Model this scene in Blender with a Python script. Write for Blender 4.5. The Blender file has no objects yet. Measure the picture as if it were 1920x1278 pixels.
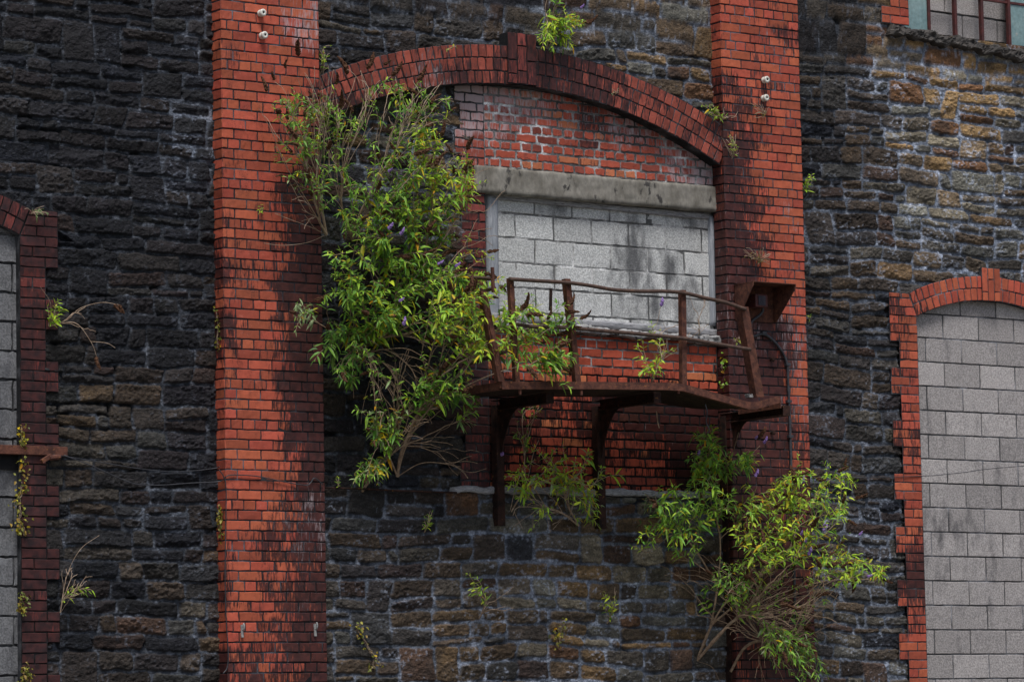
import bpy, math
import numpy as np
from mathutils import Matrix, Vector

rng = np.random.default_rng(11)
sc = bpy.context.scene
COL = sc.collection
rad = math.radians

# ------------------------------------------------------------------ camera
F, CX, CY = 7000.0, 960.0, 639.0
TH, PI_, RO = rad(36.0), rad(6.04), rad(1.07)
DV = np.array([math.sin(TH)*math.cos(PI_), math.cos(TH)*math.cos(PI_), math.sin(PI_)])
R0 = np.array([math.cos(TH), -math.sin(TH), 0.0])
U0 = np.cross(R0, DV)
RV = math.cos(RO)*R0 - math.sin(RO)*U0
UV = math.cos(RO)*U0 + math.sin(RO)*R0
DIST = 31.8
CAM = np.array([0, 0, 1.65 + DIST*math.sin(PI_)]) - DIST*DV


def P(px, py, Y=0.0):
    d = F*DV + (px-CX)*RV + (CY-py)*UV
    return CAM + d*((Y-CAM[1])/d[1])


def X_(px, py, Y=0.0):
    return P(px, py, Y)[0]


def Z_(px, py, Y=0.0):
    return P(px, py, Y)[2]


def proj(p):
    q = np.asarray(p) - CAM
    w = q @ DV
    return CX + F*(q @ RV)/w, CY - F*(q @ UV)/w


cd = bpy.data.cameras.new("camera")
cam = bpy.data.objects.new("camera", cd)
COL.objects.link(cam)
cd.sensor_width = 36.0
cd.lens = 36.0*F/1920.0
cd.clip_start, cd.clip_end = 0.5, 3000
M = Matrix(((RV[0], UV[0], -DV[0], CAM[0]), (RV[1], UV[1], -DV[1], CAM[1]),
            (RV[2], UV[2], -DV[2], CAM[2]), (0, 0, 0, 1)))
cam.matrix_world = M
sc.camera = cam

# ------------------------------------------------------------------ noise


def _h(ix, iy, s):
    n = (ix.astype(np.int64)*374761393 + iy.astype(np.int64)*668265263 + s*1442695041) & 0xffffffff
    n = ((n ^ (n >> 13))*1274126177) & 0xffffffff
    n = (n ^ (n >> 16)) & 0xffffffff
    return n.astype(np.float64)/4294967295.0


def vn(x, y, s=0):
    x = np.asarray(x, float); y = np.asarray(y, float)
    ix = np.floor(x); iy = np.floor(y)
    fx = x-ix; fy = y-iy
    fx = fx*fx*fx*(fx*(fx*6-15)+10); fy = fy*fy*fy*(fy*(fy*6-15)+10)
    a = _h(ix, iy, s); b = _h(ix+1, iy, s); c = _h(ix, iy+1, s); d = _h(ix+1, iy+1, s)
    return ((a*(1-fx)+b*fx)*(1-fy) + (c*(1-fx)+d*fx)*fy)*2-1


def fbm(x, y, s=0, o=4, g=.5):
    t = 0; a = 1.; n = 0
    for k in range(o):
        t = t + a*vn(x*2**k+17.3*k, y*2**k-9.1*k, s+k*31)
        n += a; a *= g
    return t/n


def sst(a, b, x):
    t = np.clip((x-a)/(b-a), 0, 1)
    return t*t*(3-2*t)


def field(ctrl, px, py, p=4.2, sx=1.0):
    """smooth map through control points (px, py, value)"""
    c = np.array(ctrl, float)
    num = 0; den = 0
    for x, y, v in c:
        w = 1.0/((((px-x)*sx)**2+(py-y)**2+60.0)**(p/2))
        num = num+w*v; den = den+w
    return num/den

# ------------------------------------------------------------------ mesh helpers


def mk(name, V, faces, mats, mi=None, attrs=None, parent=None, smooth=True, loc=None):
    """faces: list of int arrays (M,k)"""
    V = np.asarray(V, float)
    if loc is not None:
        V = V-np.asarray(loc)
    me = bpy.data.meshes.new(name)
    me.vertices.add(len(V))
    me.vertices.foreach_set("co", V.astype(np.float32).ravel())
    faces = [np.asarray(f, np.int32) for f in faces if len(f)]
    loops = np.concatenate([f.ravel() for f in faces])
    tot = np.concatenate([np.full(len(f), f.shape[1], np.int32) for f in faces])
    start = np.concatenate([[0], np.cumsum(tot)[:-1]]).astype(np.int32)
    me.loops.add(len(loops)); me.loops.foreach_set("vertex_index", loops)
    me.polygons.add(len(tot)); me.polygons.foreach_set("loop_start", start)
    if mi is not None:
        me.polygons.foreach_set("material_index", np.asarray(mi, np.int32))
    me.update(calc_edges=True)
    me.polygons.foreach_set("use_smooth", np.full(len(tot), smooth))
    for m in (mats if isinstance(mats, (list, tuple)) else [mats]):
        me.materials.append(m)
    for k, a in (attrs or {}).items():
        a = np.asarray(a, np.float32)
        if a.shape[1] == 3:
            a = np.concatenate([a, np.ones((len(a), 1), np.float32)], 1)
        at = me.attributes.new(k, 'FLOAT_COLOR', 'POINT')
        at.data.foreach_set("color", a.ravel())
    o = bpy.data.objects.new(name, me)
    COL.objects.link(o)
    if loc is not None:
        o.location = loc
    if parent is not None:
        o.parent = parent
        if loc is None:
            pass
    return o


class MB:
    """collects boxes, prisms and tubes into one mesh (world coordinates)"""
    def __init__(s): s.V = []; s.F = []; s.n = 0

    def add(s, V, F):
        V = np.asarray(V, float)
        s.V.append(V)
        for f in F: s.F.append(tuple(int(i)+s.n for i in f))
        s.n += len(V)

    def hexa(s, b, t):
        """b, t: four points each, same winding"""
        s.add(list(b)+list(t), [(3, 2, 1, 0), (4, 5, 6, 7), (0, 1, 5, 4), (1, 2, 6, 5), (2, 3, 7, 6), (3, 0, 4, 7)])

    def box(s, a, b):
        x0, y0, z0 = a; x1, y1, z1 = b
        s.hexa([(x0, y0, z0), (x1, y0, z0), (x1, y1, z0), (x0, y1, z0)], [(x0, y0, z1), (x1, y0, z1), (x1, y1, z1), (x0, y1, z1)])

    def beam(s, p, q, w, h, up=(0, 0, 1), tw=0):
        p = np.array(p, float); q = np.array(q, float)
        d = q-p; d /= np.linalg.norm(d)
        a = np.cross(d, up); a /= np.linalg.norm(a); b = np.cross(a, d)
        if tw:
            a, b = a*math.cos(tw)+b*math.sin(tw), b*math.cos(tw)-a*math.sin(tw)
        o = [a*w/2+b*h/2, -a*w/2+b*h/2, -a*w/2-b*h/2, a*w/2-b*h/2]
        s.hexa([p+x for x in o], [q+x for x in o])

    def angle(s, p, q, w, t, a, b):
        """angle iron: two flat legs along directions a and b"""
        p = np.array(p, float); q = np.array(q, float); a = np.array(a, float); b = np.array(b, float)
        s.hexa([p, p+a*w, p+a*w+b*t, p+b*t], [q, q+a*w, q+a*w+b*t, q+b*t])
        s.hexa([p+b*t, p+b*t+a*t, p+b*w+a*t, p+b*w], [q+b*t, q+b*t+a*t, q+b*w+a*t, q+b*w])

    def tube(s, pts, r, n=8, sub=1):
        pts = np.array(pts, float)
        if sub > 1: pts = smooth_path(pts, sub)
        r = np.broadcast_to(np.asarray(r, float), (len(pts),)) if np.ndim(r) == 0 or len(np.atleast_1d(r)) == len(pts) else np.interp(np.linspace(0, 1, len(pts)), np.linspace(0, 1, len(r)), r)
        V, Fq = tube_arrays(pts, r, n)
        k = len(V)
        Fs = [tuple(f) for f in Fq]+[tuple(range(n-1, -1, -1)), tuple(range(k-n, k))]
        s.add(V, Fs)

    def build(s, name, mats, parent=None, smooth=False, bevel=0.0, label=None):
        V = np.concatenate(s.V)
        byk = {}
        for f in s.F: byk.setdefault(len(f), []).append(f)
        o = mk(name, V, list(byk.values()), mats, parent=parent, smooth=smooth)
        if bevel:
            m = o.modifiers.new("edge", 'BEVEL'); m.width = bevel; m.segments = 2; m.limit_method = 'ANGLE'
        if label: o["label"] = label
        return o


def smooth_path(p, sub):
    p = np.asarray(p, float)
    q = np.concatenate([[2*p[0]-p[1]], p, [2*p[-1]-p[-2]]])
    out = []
    for i in range(1, len(q)-2):
        a, b, c, d = q[i-1], q[i], q[i+1], q[i+2]
        for k in range(sub):
            t = k/sub
            out.append(.5*((2*b)+(-a+c)*t+(2*a-5*b+4*c-d)*t*t+(-a+3*b-3*c+d)*t**3))
    out.append(p[-1])
    return np.array(out)


def tube_arrays(pts, r, n):
    m = len(pts)
    T = np.gradient(pts, axis=0)
    T /= np.linalg.norm(T, axis=1)[:, None]+1e-9
    ref = np.array([0.31, -0.2, 0.93]) if abs(T[0][2]) < .8 else np.array([.9, .3, .1])
    A = np.cross(T, ref); A /= np.linalg.norm(A, axis=1)[:, None]+1e-9
    B = np.cross(T, A)
    an = np.arange(n)*2*math.pi/n
    V = pts[:, None, :]+r[:, None, None]*(A[:, None, :]*np.cos(an)[None, :, None]+B[:, None, :]*np.sin(an)[None, :, None])
    i = np.arange(m-1)[:, None]; j = np.arange(n)[None, :]; j2 = (j+1) % n
    Fq = np.stack([i*n+j, i*n+j2, (i+1)*n+j2, (i+1)*n+j], -1).reshape(-1, 4)
    return V.reshape(-1, 3), Fq


def tag(o, label=None, cat=None, group=None, kind=None):
    if label: o["label"] = label
    if cat: o["category"] = cat
    if group: o["group"] = group
    if kind: o["kind"] = kind
    return o


def empty(name, loc, label, cat, group=None):
    o = bpy.data.objects.new(name, None)
    COL.objects.link(o); o.location = loc; o.empty_display_size = .1
    return tag(o, label, cat, group)


def adopt(o, root):
    """parent o (built in world coordinates) to root, keeping it in place"""
    o.parent = root
    o.matrix_parent_inverse = Matrix.Translation(-Vector(root.location))
    return o

# ------------------------------------------------------------------ materials


class NT:
    def __init__(s, name):
        s.m = bpy.data.materials.new(name); s.m.use_nodes = True
        s.t = s.m.node_tree; s.t.nodes.clear()
        s.out = s.n('ShaderNodeOutputMaterial'); s.b = s.n('ShaderNodeBsdfPrincipled')
        s.l(s.b.outputs[0], s.out.inputs[0])

    def n(s, k): return s.t.nodes.new(k)
    def l(s, a, b): s.t.links.new(a, b)

    def val(s, sock, v):
        if hasattr(v, 'is_linked') or isinstance(v, bpy.types.NodeSocket): s.l(v, sock)
        else: sock.default_value = v

    def attr(s, name):
        a = s.n('ShaderNodeAttribute'); a.attribute_name = name; return a

    def coord(s, scale=(1, 1, 1)):
        g = s.n('ShaderNodeNewGeometry')
        m = s.n('ShaderNodeMapping'); m.inputs['Scale'].default_value = scale
        s.l(g.outputs['Position'], m.inputs[0]); return m.outputs[0]

    def objcoord(s, scale=(1, 1, 1)):
        g = s.n('ShaderNodeTexCoord')
        m = s.n('ShaderNodeMapping'); m.inputs['Scale'].default_value = scale
        s.l(g.outputs['Object'], m.inputs[0]); return m.outputs[0]

    def noise(s, scale, detail=3, co=None, rough=.55, dist=0):
        x = s.n('ShaderNodeTexNoise'); x.inputs['Scale'].default_value = scale
        x.inputs['Detail'].default_value = detail; x.inputs['Roughness'].default_value = rough
        x.inputs['Distortion'].default_value = dist
        s.l(co if co is not None else s.coord(), x.inputs['Vector']); return x.outputs[0]

    def math(s, op, a, b=0., c=0., clamp=False):
        x = s.n('ShaderNodeMath'); x.operation = op; x.use_clamp = clamp
        s.val(x.inputs[0], a); s.val(x.inputs[1], b); s.val(x.inputs[2], c); return x.outputs[0]

    def ramp(s, v, a, b, lo=0., hi=1.):
        x = s.n('ShaderNodeMapRange'); x.interpolation_type = 'SMOOTHSTEP'
        s.val(x.inputs[0], v); s.val(x.inputs[1], a); s.val(x.inputs[2], b); s.val(x.inputs[3], lo); s.val(x.inputs[4], hi)
        return x.outputs[0]

    def mix(s, f, a, b, mode='MIX'):
        x = s.n('ShaderNodeMix'); x.data_type = 'RGBA'; x.blend_type = mode
        s.val(x.inputs[0], f)
        for sock, v in ((x.inputs[6], a), (x.inputs[7], b)):
            if isinstance(v, tuple): sock.default_value = (*v[:3], 1)
            else: s.l(v, sock)
        return x.outputs[2]

    def bump(s, h, strength=.4, dist=.004):
        x = s.n('ShaderNodeBump'); x.inputs['Strength'].default_value = strength
        x.inputs['Distance'].default_value = dist
        s.l(h, x.inputs['Height']); s.l(x.outputs[0], s.b.inputs['Normal'])

    def fin(s, col, rough=.8, spec=.4, metal=0.):
        s.val(s.b.inputs['Base Color'], (*col[:3], 1) if isinstance(col, tuple) else col)
        s.val(s.b.inputs['Roughness'], rough); s.b.inputs['Specular IOR Level'].default_value = spec
        s.b.inputs['Metallic'].default_value = metal
        return s.m


def m_stone():
    t = NT("rubble_stone"); c = t.attr('Col').outputs['Color']
    n1 = t.noise(70, 4); n2 = t.noise(14, 5, t.coord((1, 1, 2.6)))
    k = t.math('MULTIPLY_ADD', n1, 2.2, -.1); k2 = t.math('MULTIPLY_ADD', n2, 1.6, .2)
    c = t.mix(1.0, c, t.math('MULTIPLY', k, k2), 'MULTIPLY')
    sp = t.ramp(t.noise(130, 2), .66, .72)          # pale lichen grains
    c = t.mix(t.math('MULTIPLY', sp, .35), c, (.22, .23, .25))
    h = t.math('ADD', t.math('MULTIPLY', t.noise(30, 5, t.coord((1, 1, 1.3)), .65), 1.3), t.math('MULTIPLY', n1, .4))
    t.bump(h, 1.0, .020)
    return t.fin(c, t.math('MULTIPLY_ADD', n2, .3, .5), .22)


def m_brick(name="red_brick", d1=(.012, .006, .007), d2=(.062, .017, .015), sp=.35):
    t = NT(name); c = t.attr('Col').outputs['Color']
    a = t.n('ShaderNodeSeparateColor'); t.l(t.attr('Aux').outputs['Color'], a.inputs[0])
    st, ef, rn = a.outputs[0], a.outputs[1], a.outputs[2]
    n1 = t.noise(9, 5, t.coord((1.8, 1.8, .6)), .65, .3); n2 = t.noise(60, 4, t.coord((1.3, 1.3, .16)), .62)
    n3 = t.noise(120, 3)
    tone = t.math('MULTIPLY_ADD', t.noise(22, 4), .7, .65)
    c = t.mix(1.0, c, tone, 'MULTIPLY')
    w = t.ramp(t.noise(26, 4, None, .65), .58, .72)
    c = t.mix(t.math('MULTIPLY', w, .35), c, (.50, .17, .12))
    # soot: streaked, hard-edged
    v = t.math('ADD', st, t.math('ADD', t.math('MULTIPLY', t.math('SUBTRACT', n1, .5), .9), t.math('MULTIPLY', t.math('SUBTRACT', n2, .5), 1.35)))
    v = t.math('ADD', v, t.math('MULTIPLY', t.math('SUBTRACT', rn, .5), .32))
    m = t.ramp(v, .40, .66)
    dark = t.mix(t.ramp(t.noise(16, 4), .3, .7), d1, d2)
    c = t.mix(t.math('MULTIPLY', m, .93), c, dark)
    # thin grime everywhere
    g = t.ramp(t.math('ADD', t.math('MULTIPLY', n3, .5), t.math('MULTIPLY', n1, .5)), .53, .66)
    c = t.mix(t.math('MULTIPLY', g, .6), c, (.05, .02, .018))
    # efflorescence
    e = t.ramp(t.math('ADD', ef, t.math('ADD', t.math('MULTIPLY', t.math('SUBTRACT', n2, .5), .9), t.math('MULTIPLY', t.math('SUBTRACT', n1, .5), .9))), .32, .68)
    c = t.mix(t.math('MULTIPLY', e, .72), c, (.50, .41, .42))
    t.bump(t.math('ADD', n3, t.math('MULTIPLY', n2, .8)), .35, .004)
    return t.fin(c, t.math('MULTIPLY_ADD', m, -.14, .72), sp)


def m_mortar():
    t = NT("lime_mortar"); c = t.attr('Col').outputs['Color']
    n = t.noise(45, 4); n2 = t.noise(160, 2)
    n4 = t.ramp(t.noise(4.5, 4), .45, .72, .55, 3.2)
    c = t.mix(1.0, c, t.math('MULTIPLY', n4, t.math('MULTIPLY', t.math('MULTIPLY_ADD', n, 1.6, .2), t.math('MULTIPLY_ADD', n2, 1.0, .5))), 'MULTIPLY')
    t.bump(n2, .7, .006)
    return t.fin(c, .9, .25)


def m_block():
    t = NT("concrete_block"); c = t.attr('Col').outputs['Color']
    a = t.n('ShaderNodeSeparateColor'); t.l(t.attr('Aux').outputs['Color'], a.inputs[0])
    n1 = t.noise(75, 2); n2 = t.noise(6, 4, t.coord((1.2, 1, .5))); n3 = t.noise(200, 2)
    gr = t.ramp(n1, .3, .72, .68, 1.25)
    c = t.mix(1.0, c, gr, 'MULTIPLY')
    c = t.mix(1.0, c, t.math('MULTIPLY_ADD', n3, .9, .55), 'MULTIPLY')
    pit = t.ramp(t.noise(110, 2), .62, .70)
    c = t.mix(t.math('MULTIPLY', pit, .45), c, (.06, .06, .065))
    v = t.math('ADD', a.outputs[0], t.math('MULTIPLY', t.math('SUBTRACT', n2, .5), 1.5))
    c = t.mix(t.math('MULTIPLY', t.ramp(v, .3, .85), .8), c, (.035, .035, .04))
    w = t.ramp(t.math('ADD', a.outputs[1], t.math('MULTIPLY', t.math('SUBTRACT', n2, .5), 1.2)), .5, .9)
    c = t.mix(t.math('MULTIPLY', w, .6), c, (.62, .62, .62))
    t.bump(t.math('ADD', n1, n3), .6, .006)
    return t.fin(c, .92, .2)


def m_plain(name, c1, c2, scale=20, rough=.8, spec=.3, co=(1, 1, 1), c3=None, bump=.4, metal=0., t3=.6):
    t = NT(name)
    n = t.noise(scale, 5, t.coord(co), .6); n2 = t.noise(scale*5, 3, t.coord(co))
    c = t.mix(t.ramp(n, .32, .68), c1, c2)
    if c3: c = t.mix(t.ramp(t.noise(scale*1.7, 4, t.coord(co), .65), t3, t3+.09), c, c3)
    c = t.mix(1.0, c, t.math('MULTIPLY_ADD', n2, .9, .55), 'MULTIPLY')
    t.bump(t.math('ADD', n2, n), bump, .004)
    return t.fin(c, rough, spec, metal)


def m_leaf():
    t = NT("buddleia_leaf"); c = t.attr('Col').outputs['Color']
    g = t.n('ShaderNodeNewGeometry')
    c = t.mix(1.0, c, t.math('MULTIPLY_ADD', t.noise(40, 2), .6, .7), 'MULTIPLY')
    under = t.mix(.45, c, (.22, .28, .17))
    cc = t.mix(g.outputs['Backfacing'], c, under)
    tr = t.n('ShaderNodeBsdfTranslucent'); t.l(c, tr.inputs[0])
    mx = t.n('ShaderNodeMixShader'); mx.inputs[0].default_value = .3
    t.l(t.b.outputs[0], mx.inputs[1]); t.l(tr.outputs[0], mx.inputs[2]); t.l(mx.outputs[0], t.out.inputs[0])
    return t.fin(cc, .5, .35)


BRICK_SOOT_SHADE = m_brick('soot_and_shade_brick', (.004, .004, .005), (.022, .009, .009), .12)  # apron brick: soot, plus shade under the deck put into the colour
STONE, BRICK, MORTAR, BLOCK, LEAF = m_stone(), m_brick(), m_mortar(), m_block(), m_leaf()
RUST = m_plain("rusted_iron", (.055, .022, .016), (.145, .055, .034), 18, .85, .3, c3=(.25, .10, .038), t3=.60, bump=.8)
RUST_DARK = m_plain("blackened_iron", (.012, .008, .007), (.045, .02, .014), 14, .85, .2, c3=(.17, .075, .022), t3=.62, bump=.8)
RUST_TUBE = m_plain("rusted_tube", (.055, .032, .024), (.10, .058, .04), 22, .75, .35, c3=(.17, .085, .045), t3=.62)
TIMBER = m_plain("weathered_timber", (.22, .23, .25), (.36, .37, .39), 9, .85, .2, (14, 14, .7), c3=(.12, .11, .11), t3=.62)
TIMBER_H = m_plain("weathered_plank", (.20, .20, .21), (.40, .39, .39), 9, .9, .2, (.8, 14, 14), c3=(.06, .05, .05), t3=.55)
CONC = m_plain("stained_concrete", (.15, .135, .11), (.25, .23, .195), 6, .92, .2, (1, 1, .6), c3=(.06, .055, .05), bump=.8, t3=.58)
SILLM = m_plain("crumbling_mortar", (.22, .21, .20), (.38, .37, .36), 16, .95, .15, c3=(.02, .02, .022), bump=1., t3=.54)
DARKSTONE = m_plain("sooty_ledge_stone", (.03, .027, .024), (.07, .06, .052), 10, .8, .35, (.6, 1, 1.6), c3=(.11, .095, .08), bump=1.)
WOOD = m_plain("buddleia_bark", (.21, .14, .09), (.38, .27, .18), 30, .85, .2, (1, 1, 1), c3=(.06, .04, .03), t3=.64)
TWIG = m_plain("dry_twig", (.28, .19, .13), (.48, .36, .26), 18, .85, .2)
SEED = m_plain("dried_flower_spike", (.05, .022, .012), (.115, .055, .028), 60, .9, .2, bump=1.)
FLOWER = m_plain("lilac_flower", (.17, .09, .30), (.34, .22, .48), 60, .8, .2, bump=.6)
PORC = m_plain("porcelain", (.55, .52, .44), (.68, .66, .58), 12, .3, .5, c3=(.2, .17, .12), t3=.66, bump=.05)
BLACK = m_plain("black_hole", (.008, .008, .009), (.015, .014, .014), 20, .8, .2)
CABLE = m_plain("black_cable", (.022, .022, .026), (.05, .05, .056), 20, .5, .45, bump=.1)
REDPAINT = m_plain("red_oxide_bar", (.055, .017, .016), (.10, .024, .02), 18, .6, .4, c3=(.34, .25, .22), t3=.69)
GLASS = m_plain("wired_glass", (.16, .25, .25), (.24, .33, .32), 5, .25, .5, c3=(.33, .36, .33), bump=.08)
GROUND = m_plain("gravel_ground", (.10, .095, .085), (.17, .16, .145), 3, .95, .2)
# ------------------------------------------------------------------ the building
YP, YA, YB = -0.15, -0.13, -0.045      # pier face, big arch face, brick dressings of the side openings
HC = .081; ST = .2255; HD = ST/2      # brick course, stretcher and header pitch
bld = empty("factory_building", (0, 0, 0), "derelict factory front of sooty black rubble with red brick piers, arches and blocked-up openings", "building")

XL, XR = X_(0, 640)-1.1, X_(1920, 640)+1.3
ZB, ZT = 0.0, Z_(0, 0)+1.0
ZT = max(ZT, Z_(1920, 0)+.9)

# stone colour maps in photograph space: ochre 0..1, lightness, mortar tone
OCH = [(100, 100, .0), (300, 300, .0), (200, 600, .0), (170, 780, .12), (175, 900, .14), (160, 1000, .06), (300, 900, .0), (330, 1150, .08), (150, 1200, .03),
       (700, 50, .06), (860, 20, .12), (1250, 60, .3), (1300, 140, .35), (1150, 40, .2), (650, 700, .02), (700, 900, .03), (780, 250, .3),
       (700, 960, .10), (700, 1200, .18), (1000, 1000, .32), (1050, 1130, .45), (1200, 1060, .42), (1280, 960, .5), (1250, 1200, .4), (900, 1250, .25), (1300, 1250, .2),
       (1540, 60, .03), (1560, 250, .03), (1560, 450, .04), (1550, 700, .03), (1600, 900, .08), (1650, 700, .12), (1620, 330, .15), (1640, 200, .12), (1600, 1130, .25), (1660, 1100, .15),
       (1690, 110, .85), (1780, 110, .95), (1880, 130, .95), (1720, 200, .85), (1850, 230, 1.), (1740, 300, .7), (1860, 330, .75), (1720, 400, .5), (1850, 430, .5), (1680, 470, .4), (1880, 470, .35), (1640, 420, .2), (1905, 250, .25), (1912, 400, .15), (1650, 550, .1), (1640, 620, .1)]
MOR = [(60, 100, .05), (200, 200, .06), (300, 120, .10), (385, 250, .38), (390, 100, .28), (300, 500, .04), (120, 650, .02), (340, 720, .10), (390, 620, .10), (150, 850, .04), (330, 1000, .16), (385, 1150, .22), (150, 1200, .10), (250, 1080, .12), (200, 400, .05),
       (650, 60, .14), (760, 40, .2), (900, 40, .3), (1250, 60, .42), (1150, 40, .5), (1300, 130, .35), (700, 100, .15), (680, 800, .06), (800, 280, .45), (800, 760, .03),
       (700, 1000, .3), (1000, 1100, .6), (1250, 1150, .6), (850, 1250, .5), (700, 1180, .35), (1300, 1000, .25),
       (1540, 80, .08), (1540, 300, .12), (1540, 600, .06), (1600, 420, .45), (1620, 800, .3), (1600, 1100, .5), (1650, 1250, .5), (1650, 560, .35),
       (1700, 150, .8), (1850, 200, .75), (1750, 330, .8), (1850, 440, .75), (1690, 480, .65)]


def split(x0, x1, z0, z1, seed, lmin=.20, lmax=.56, hmin=.105, hmax=.19):
    r = np.random.default_rng(seed); out = []
    z = z0-r.uniform(0, .1)
    while z < z1:
        hb = r.uniform(.19, .33) if r.random() < .62 else r.uniform(hmin, .165)
        x = x0-r.uniform(0, .5)
        while x < x1:
            if hb > .18:
                L = r.uniform(.3, 1.0); k = r.random()
                if k < .22:                      # one tall stone
                    w = r.uniform(.2, .4); out.append((x, x+w, z, z+hb)); x += w; continue
                n = 3 if hb > .28 and r.random() < .5 else 2
                c = np.cumsum(r.uniform(.6, 1.4, n)); c = np.concatenate([[0], c/c[-1]])
                for i in range(n):
                    xx = x
                    while xx < x+L-.02:
                        w = r.uniform(lmin, lmax)
                        if x+L-(xx+w) < .10: w = x+L-xx
                        out.append((xx, xx+w, z+hb*c[i], z+hb*c[i+1])); xx += w
                x += L
            else:
                w = r.uniform(lmin, lmax*1.15); out.append((x, x+w, z, z+hb)); x += w
        z += hb
    return out


def stone_wall(x0, x1, z0, z1, Y0, seed, hole=None, flat=None, label=None, name="stone_wall", small=1.0, back=.7):
    pitch_x, pitch_z = .0085, .0068
    vx0, vx1 = max(x0, X_(0, 640)-.15), min(x1, X_(1920, 640)+.15)
    vz0, vz1 = max(z0, Z_(960, 1278)-.2), min(z1, Z_(0, 0)+.25)

    def axis(a, b, va, vb, p):
        s = [np.linspace(va, vb, int((vb-va)/p)+1)]
        if va-a > .03: s.insert(0, np.linspace(a, va, int((va-a)/.03)+2)[:-1])
        if b-vb > .03: s.append(np.linspace(vb, b, int((b-vb)/.03)+2)[1:])
        return np.concatenate(s)
    xs = axis(x0, x1, vx0, vx1, pitch_x); zs = axis(z0, z1, vz0, vz1, pitch_z)
    Xg, Zg = np.meshgrid(xs, zs)
    U = Xg+.022*vn(Xg*3.1, Zg*3.1, seed)+.011*fbm(Xg*11, Zg*11, seed+1, 3)
    W = Zg+.045*vn(Xg*.7, Zg*.8, seed+2)+.014*vn(Xg*2.9, Zg*3.7, seed+3)+.010*fbm(Xg*9, Zg*13, seed+4, 3)
    en = .008*fbm(Xg*26, Zg*26, seed+5, 3)
    fine = fbm(Xg*38, Zg*48, seed+6, 3)
    bed = fbm(Xg*7, Zg*34, seed+7, 4)
    big = fbm(Xg*12, Zg*16, seed+8, 3)
    mn = fbm(Xg*6, Zg*9, seed+9, 4)
    px, py = proj(np.stack([Xg, np.full_like(Xg, Y0), Zg], -1))
    # coarse control maps, interpolated
    sx, sz = np.linspace(x0, x1, 60), np.linspace(z0, z1, 60)
    cxg, czg = np.meshgrid(sx, sz)
    cpx, cpy = proj(np.stack([cxg, np.full_like(cxg, Y0), czg], -1))

    def up(c):
        f = field(c, cpx, cpy)
        ix = np.clip((Xg-x0)/(x1-x0)*59, 0, 58.999); iz = np.clip((Zg-z0)/(z1-z0)*59, 0, 58.999)
        a = ix.astype(int); b = iz.astype(int); fx = ix-a; fz = iz-b
        return (f[b, a]*(1-fx)+f[b, a+1]*fx)*(1-fz)+(f[b+1, a]*(1-fx)+f[b+1, a+1]*fx)*fz
    och, mor = up(OCH), up(MOR)
    wash = .8*np.exp(-((px-182)/20)**2)*sst(730, 775, py)*(1-sst(950, 1010, py))+.4*np.exp(-((px-345)/22)**2)*np.exp(-((py-1150)/45)**2)
    # mortar bed
    H = .004+.009*mn+.005*fine
    deep = sst(.22, .5, fbm(Xg*4.3, Zg*7, seed+12, 4)-.05)*(1-.75*mor)
    H -= .026*deep
    C = np.empty(Xg.shape+(3,))
    mt = (.020+.33*mor**1.05)*(1-.85*deep)*np.exp(.7*mn+.6*fine)
    C[..., 0] = mt*.78; C[..., 1] = mt*.88; C[..., 2] = mt*1.08
    white = sst(.20, .42, fbm(Xg*15, Zg*20, seed+13, 4))*(.32+mor)*.6
    C += (white*(1-deep))[..., None]*np.array([.30, .32, .37])
    r = np.random.default_rng(seed+99)
    pal = np.array([[.0058, .0060, .0082], [.0072, .0072, .0094], [.0092, .0078, .0090], [.0110, .0084, .0090], [.0066, .0074, .0108]])
    warm = np.array([[.20, .125, .055], [.17, .12, .07], [.23, .14, .06], [.13, .105, .075], [.16, .15, .12], [.15, .075, .035], [.19, .16, .11]])
    for (a, b, c, d) in split(x0-.1, x1+.1, z0-.1, z1+.1, seed+50):
        i0, i1 = np.searchsorted(xs, [a-.06, b+.06]); k0, k1 = np.searchsorted(zs, [c-.08, d+.08])
        i0 = max(i0, 0)
        if i1-i0 < 2 or k1-k0 < 2: continue
        S = (slice(k0, k1), slice(i0, i1))
        w, h = b-a, d-c; uc, vc = (a+b)/2, (c+d)/2
        
        ml0 = mor[S].mean()
        j = r.uniform(.003, .010)+.008*ml0*r.random()
        rc = min(r.uniform(.008, .03)+.02*ml0, h*.42)
        sk = r.uniform(-.07, .07)
        u, v = U[S]-uc, W[S]-vc
        v = v-sk*u*r.choice([0, 1])
        u = u+r.uniform(-.25, .25)*v
        ax = np.abs(u)-(w/2-j-rc); az = np.abs(v)-(h/2-j*r.uniform(.7, 1.5)-rc)
        dd = -(np.hypot(np.maximum(ax, 0), np.maximum(az, 0))+np.minimum(np.maximum(ax, az), 0)-rc)+en[S]
        m = dd > 0
        if not m.any(): continue
        lo = np.clip(och[S][m].mean()+r.normal(0, .03+.22*np.clip(och[S][m].mean(), 0, .5)), 0, 1)
        ml = mor[S][m].mean()
        # rock face: lowest of a few tilted planes
        rough = r.uniform(.35, 1.1)
        f = np.full(u.shape, 9.)
        for _ in range(r.integers(2, 5)):
            al = r.uniform(-1, 1)*.024*rough; be = r.uniform(-1, 1)*.030*rough
            f = np.minimum(f, r.uniform(.018, .034)+al*u/(w/2)+be*v/(h/2))
        for _ in range(r.integers(1, 5)):        # chips struck off the face
            an = r.uniform(0, 6.283); ca, sa = math.cos(an), math.sin(an)
            cu, cv = r.uniform(-.5, .5)*w, r.uniform(-.5, .5)*h
            t1 = ((u-cu)*ca+(v-cv)*sa)
            f = np.minimum(f, r.uniform(.014, .028)+np.abs(t1)*r.uniform(.25, .9)*(np.where(t1 > 0, 1, r.uniform(.1, .6)))*rough+.004*fine[S])
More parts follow.
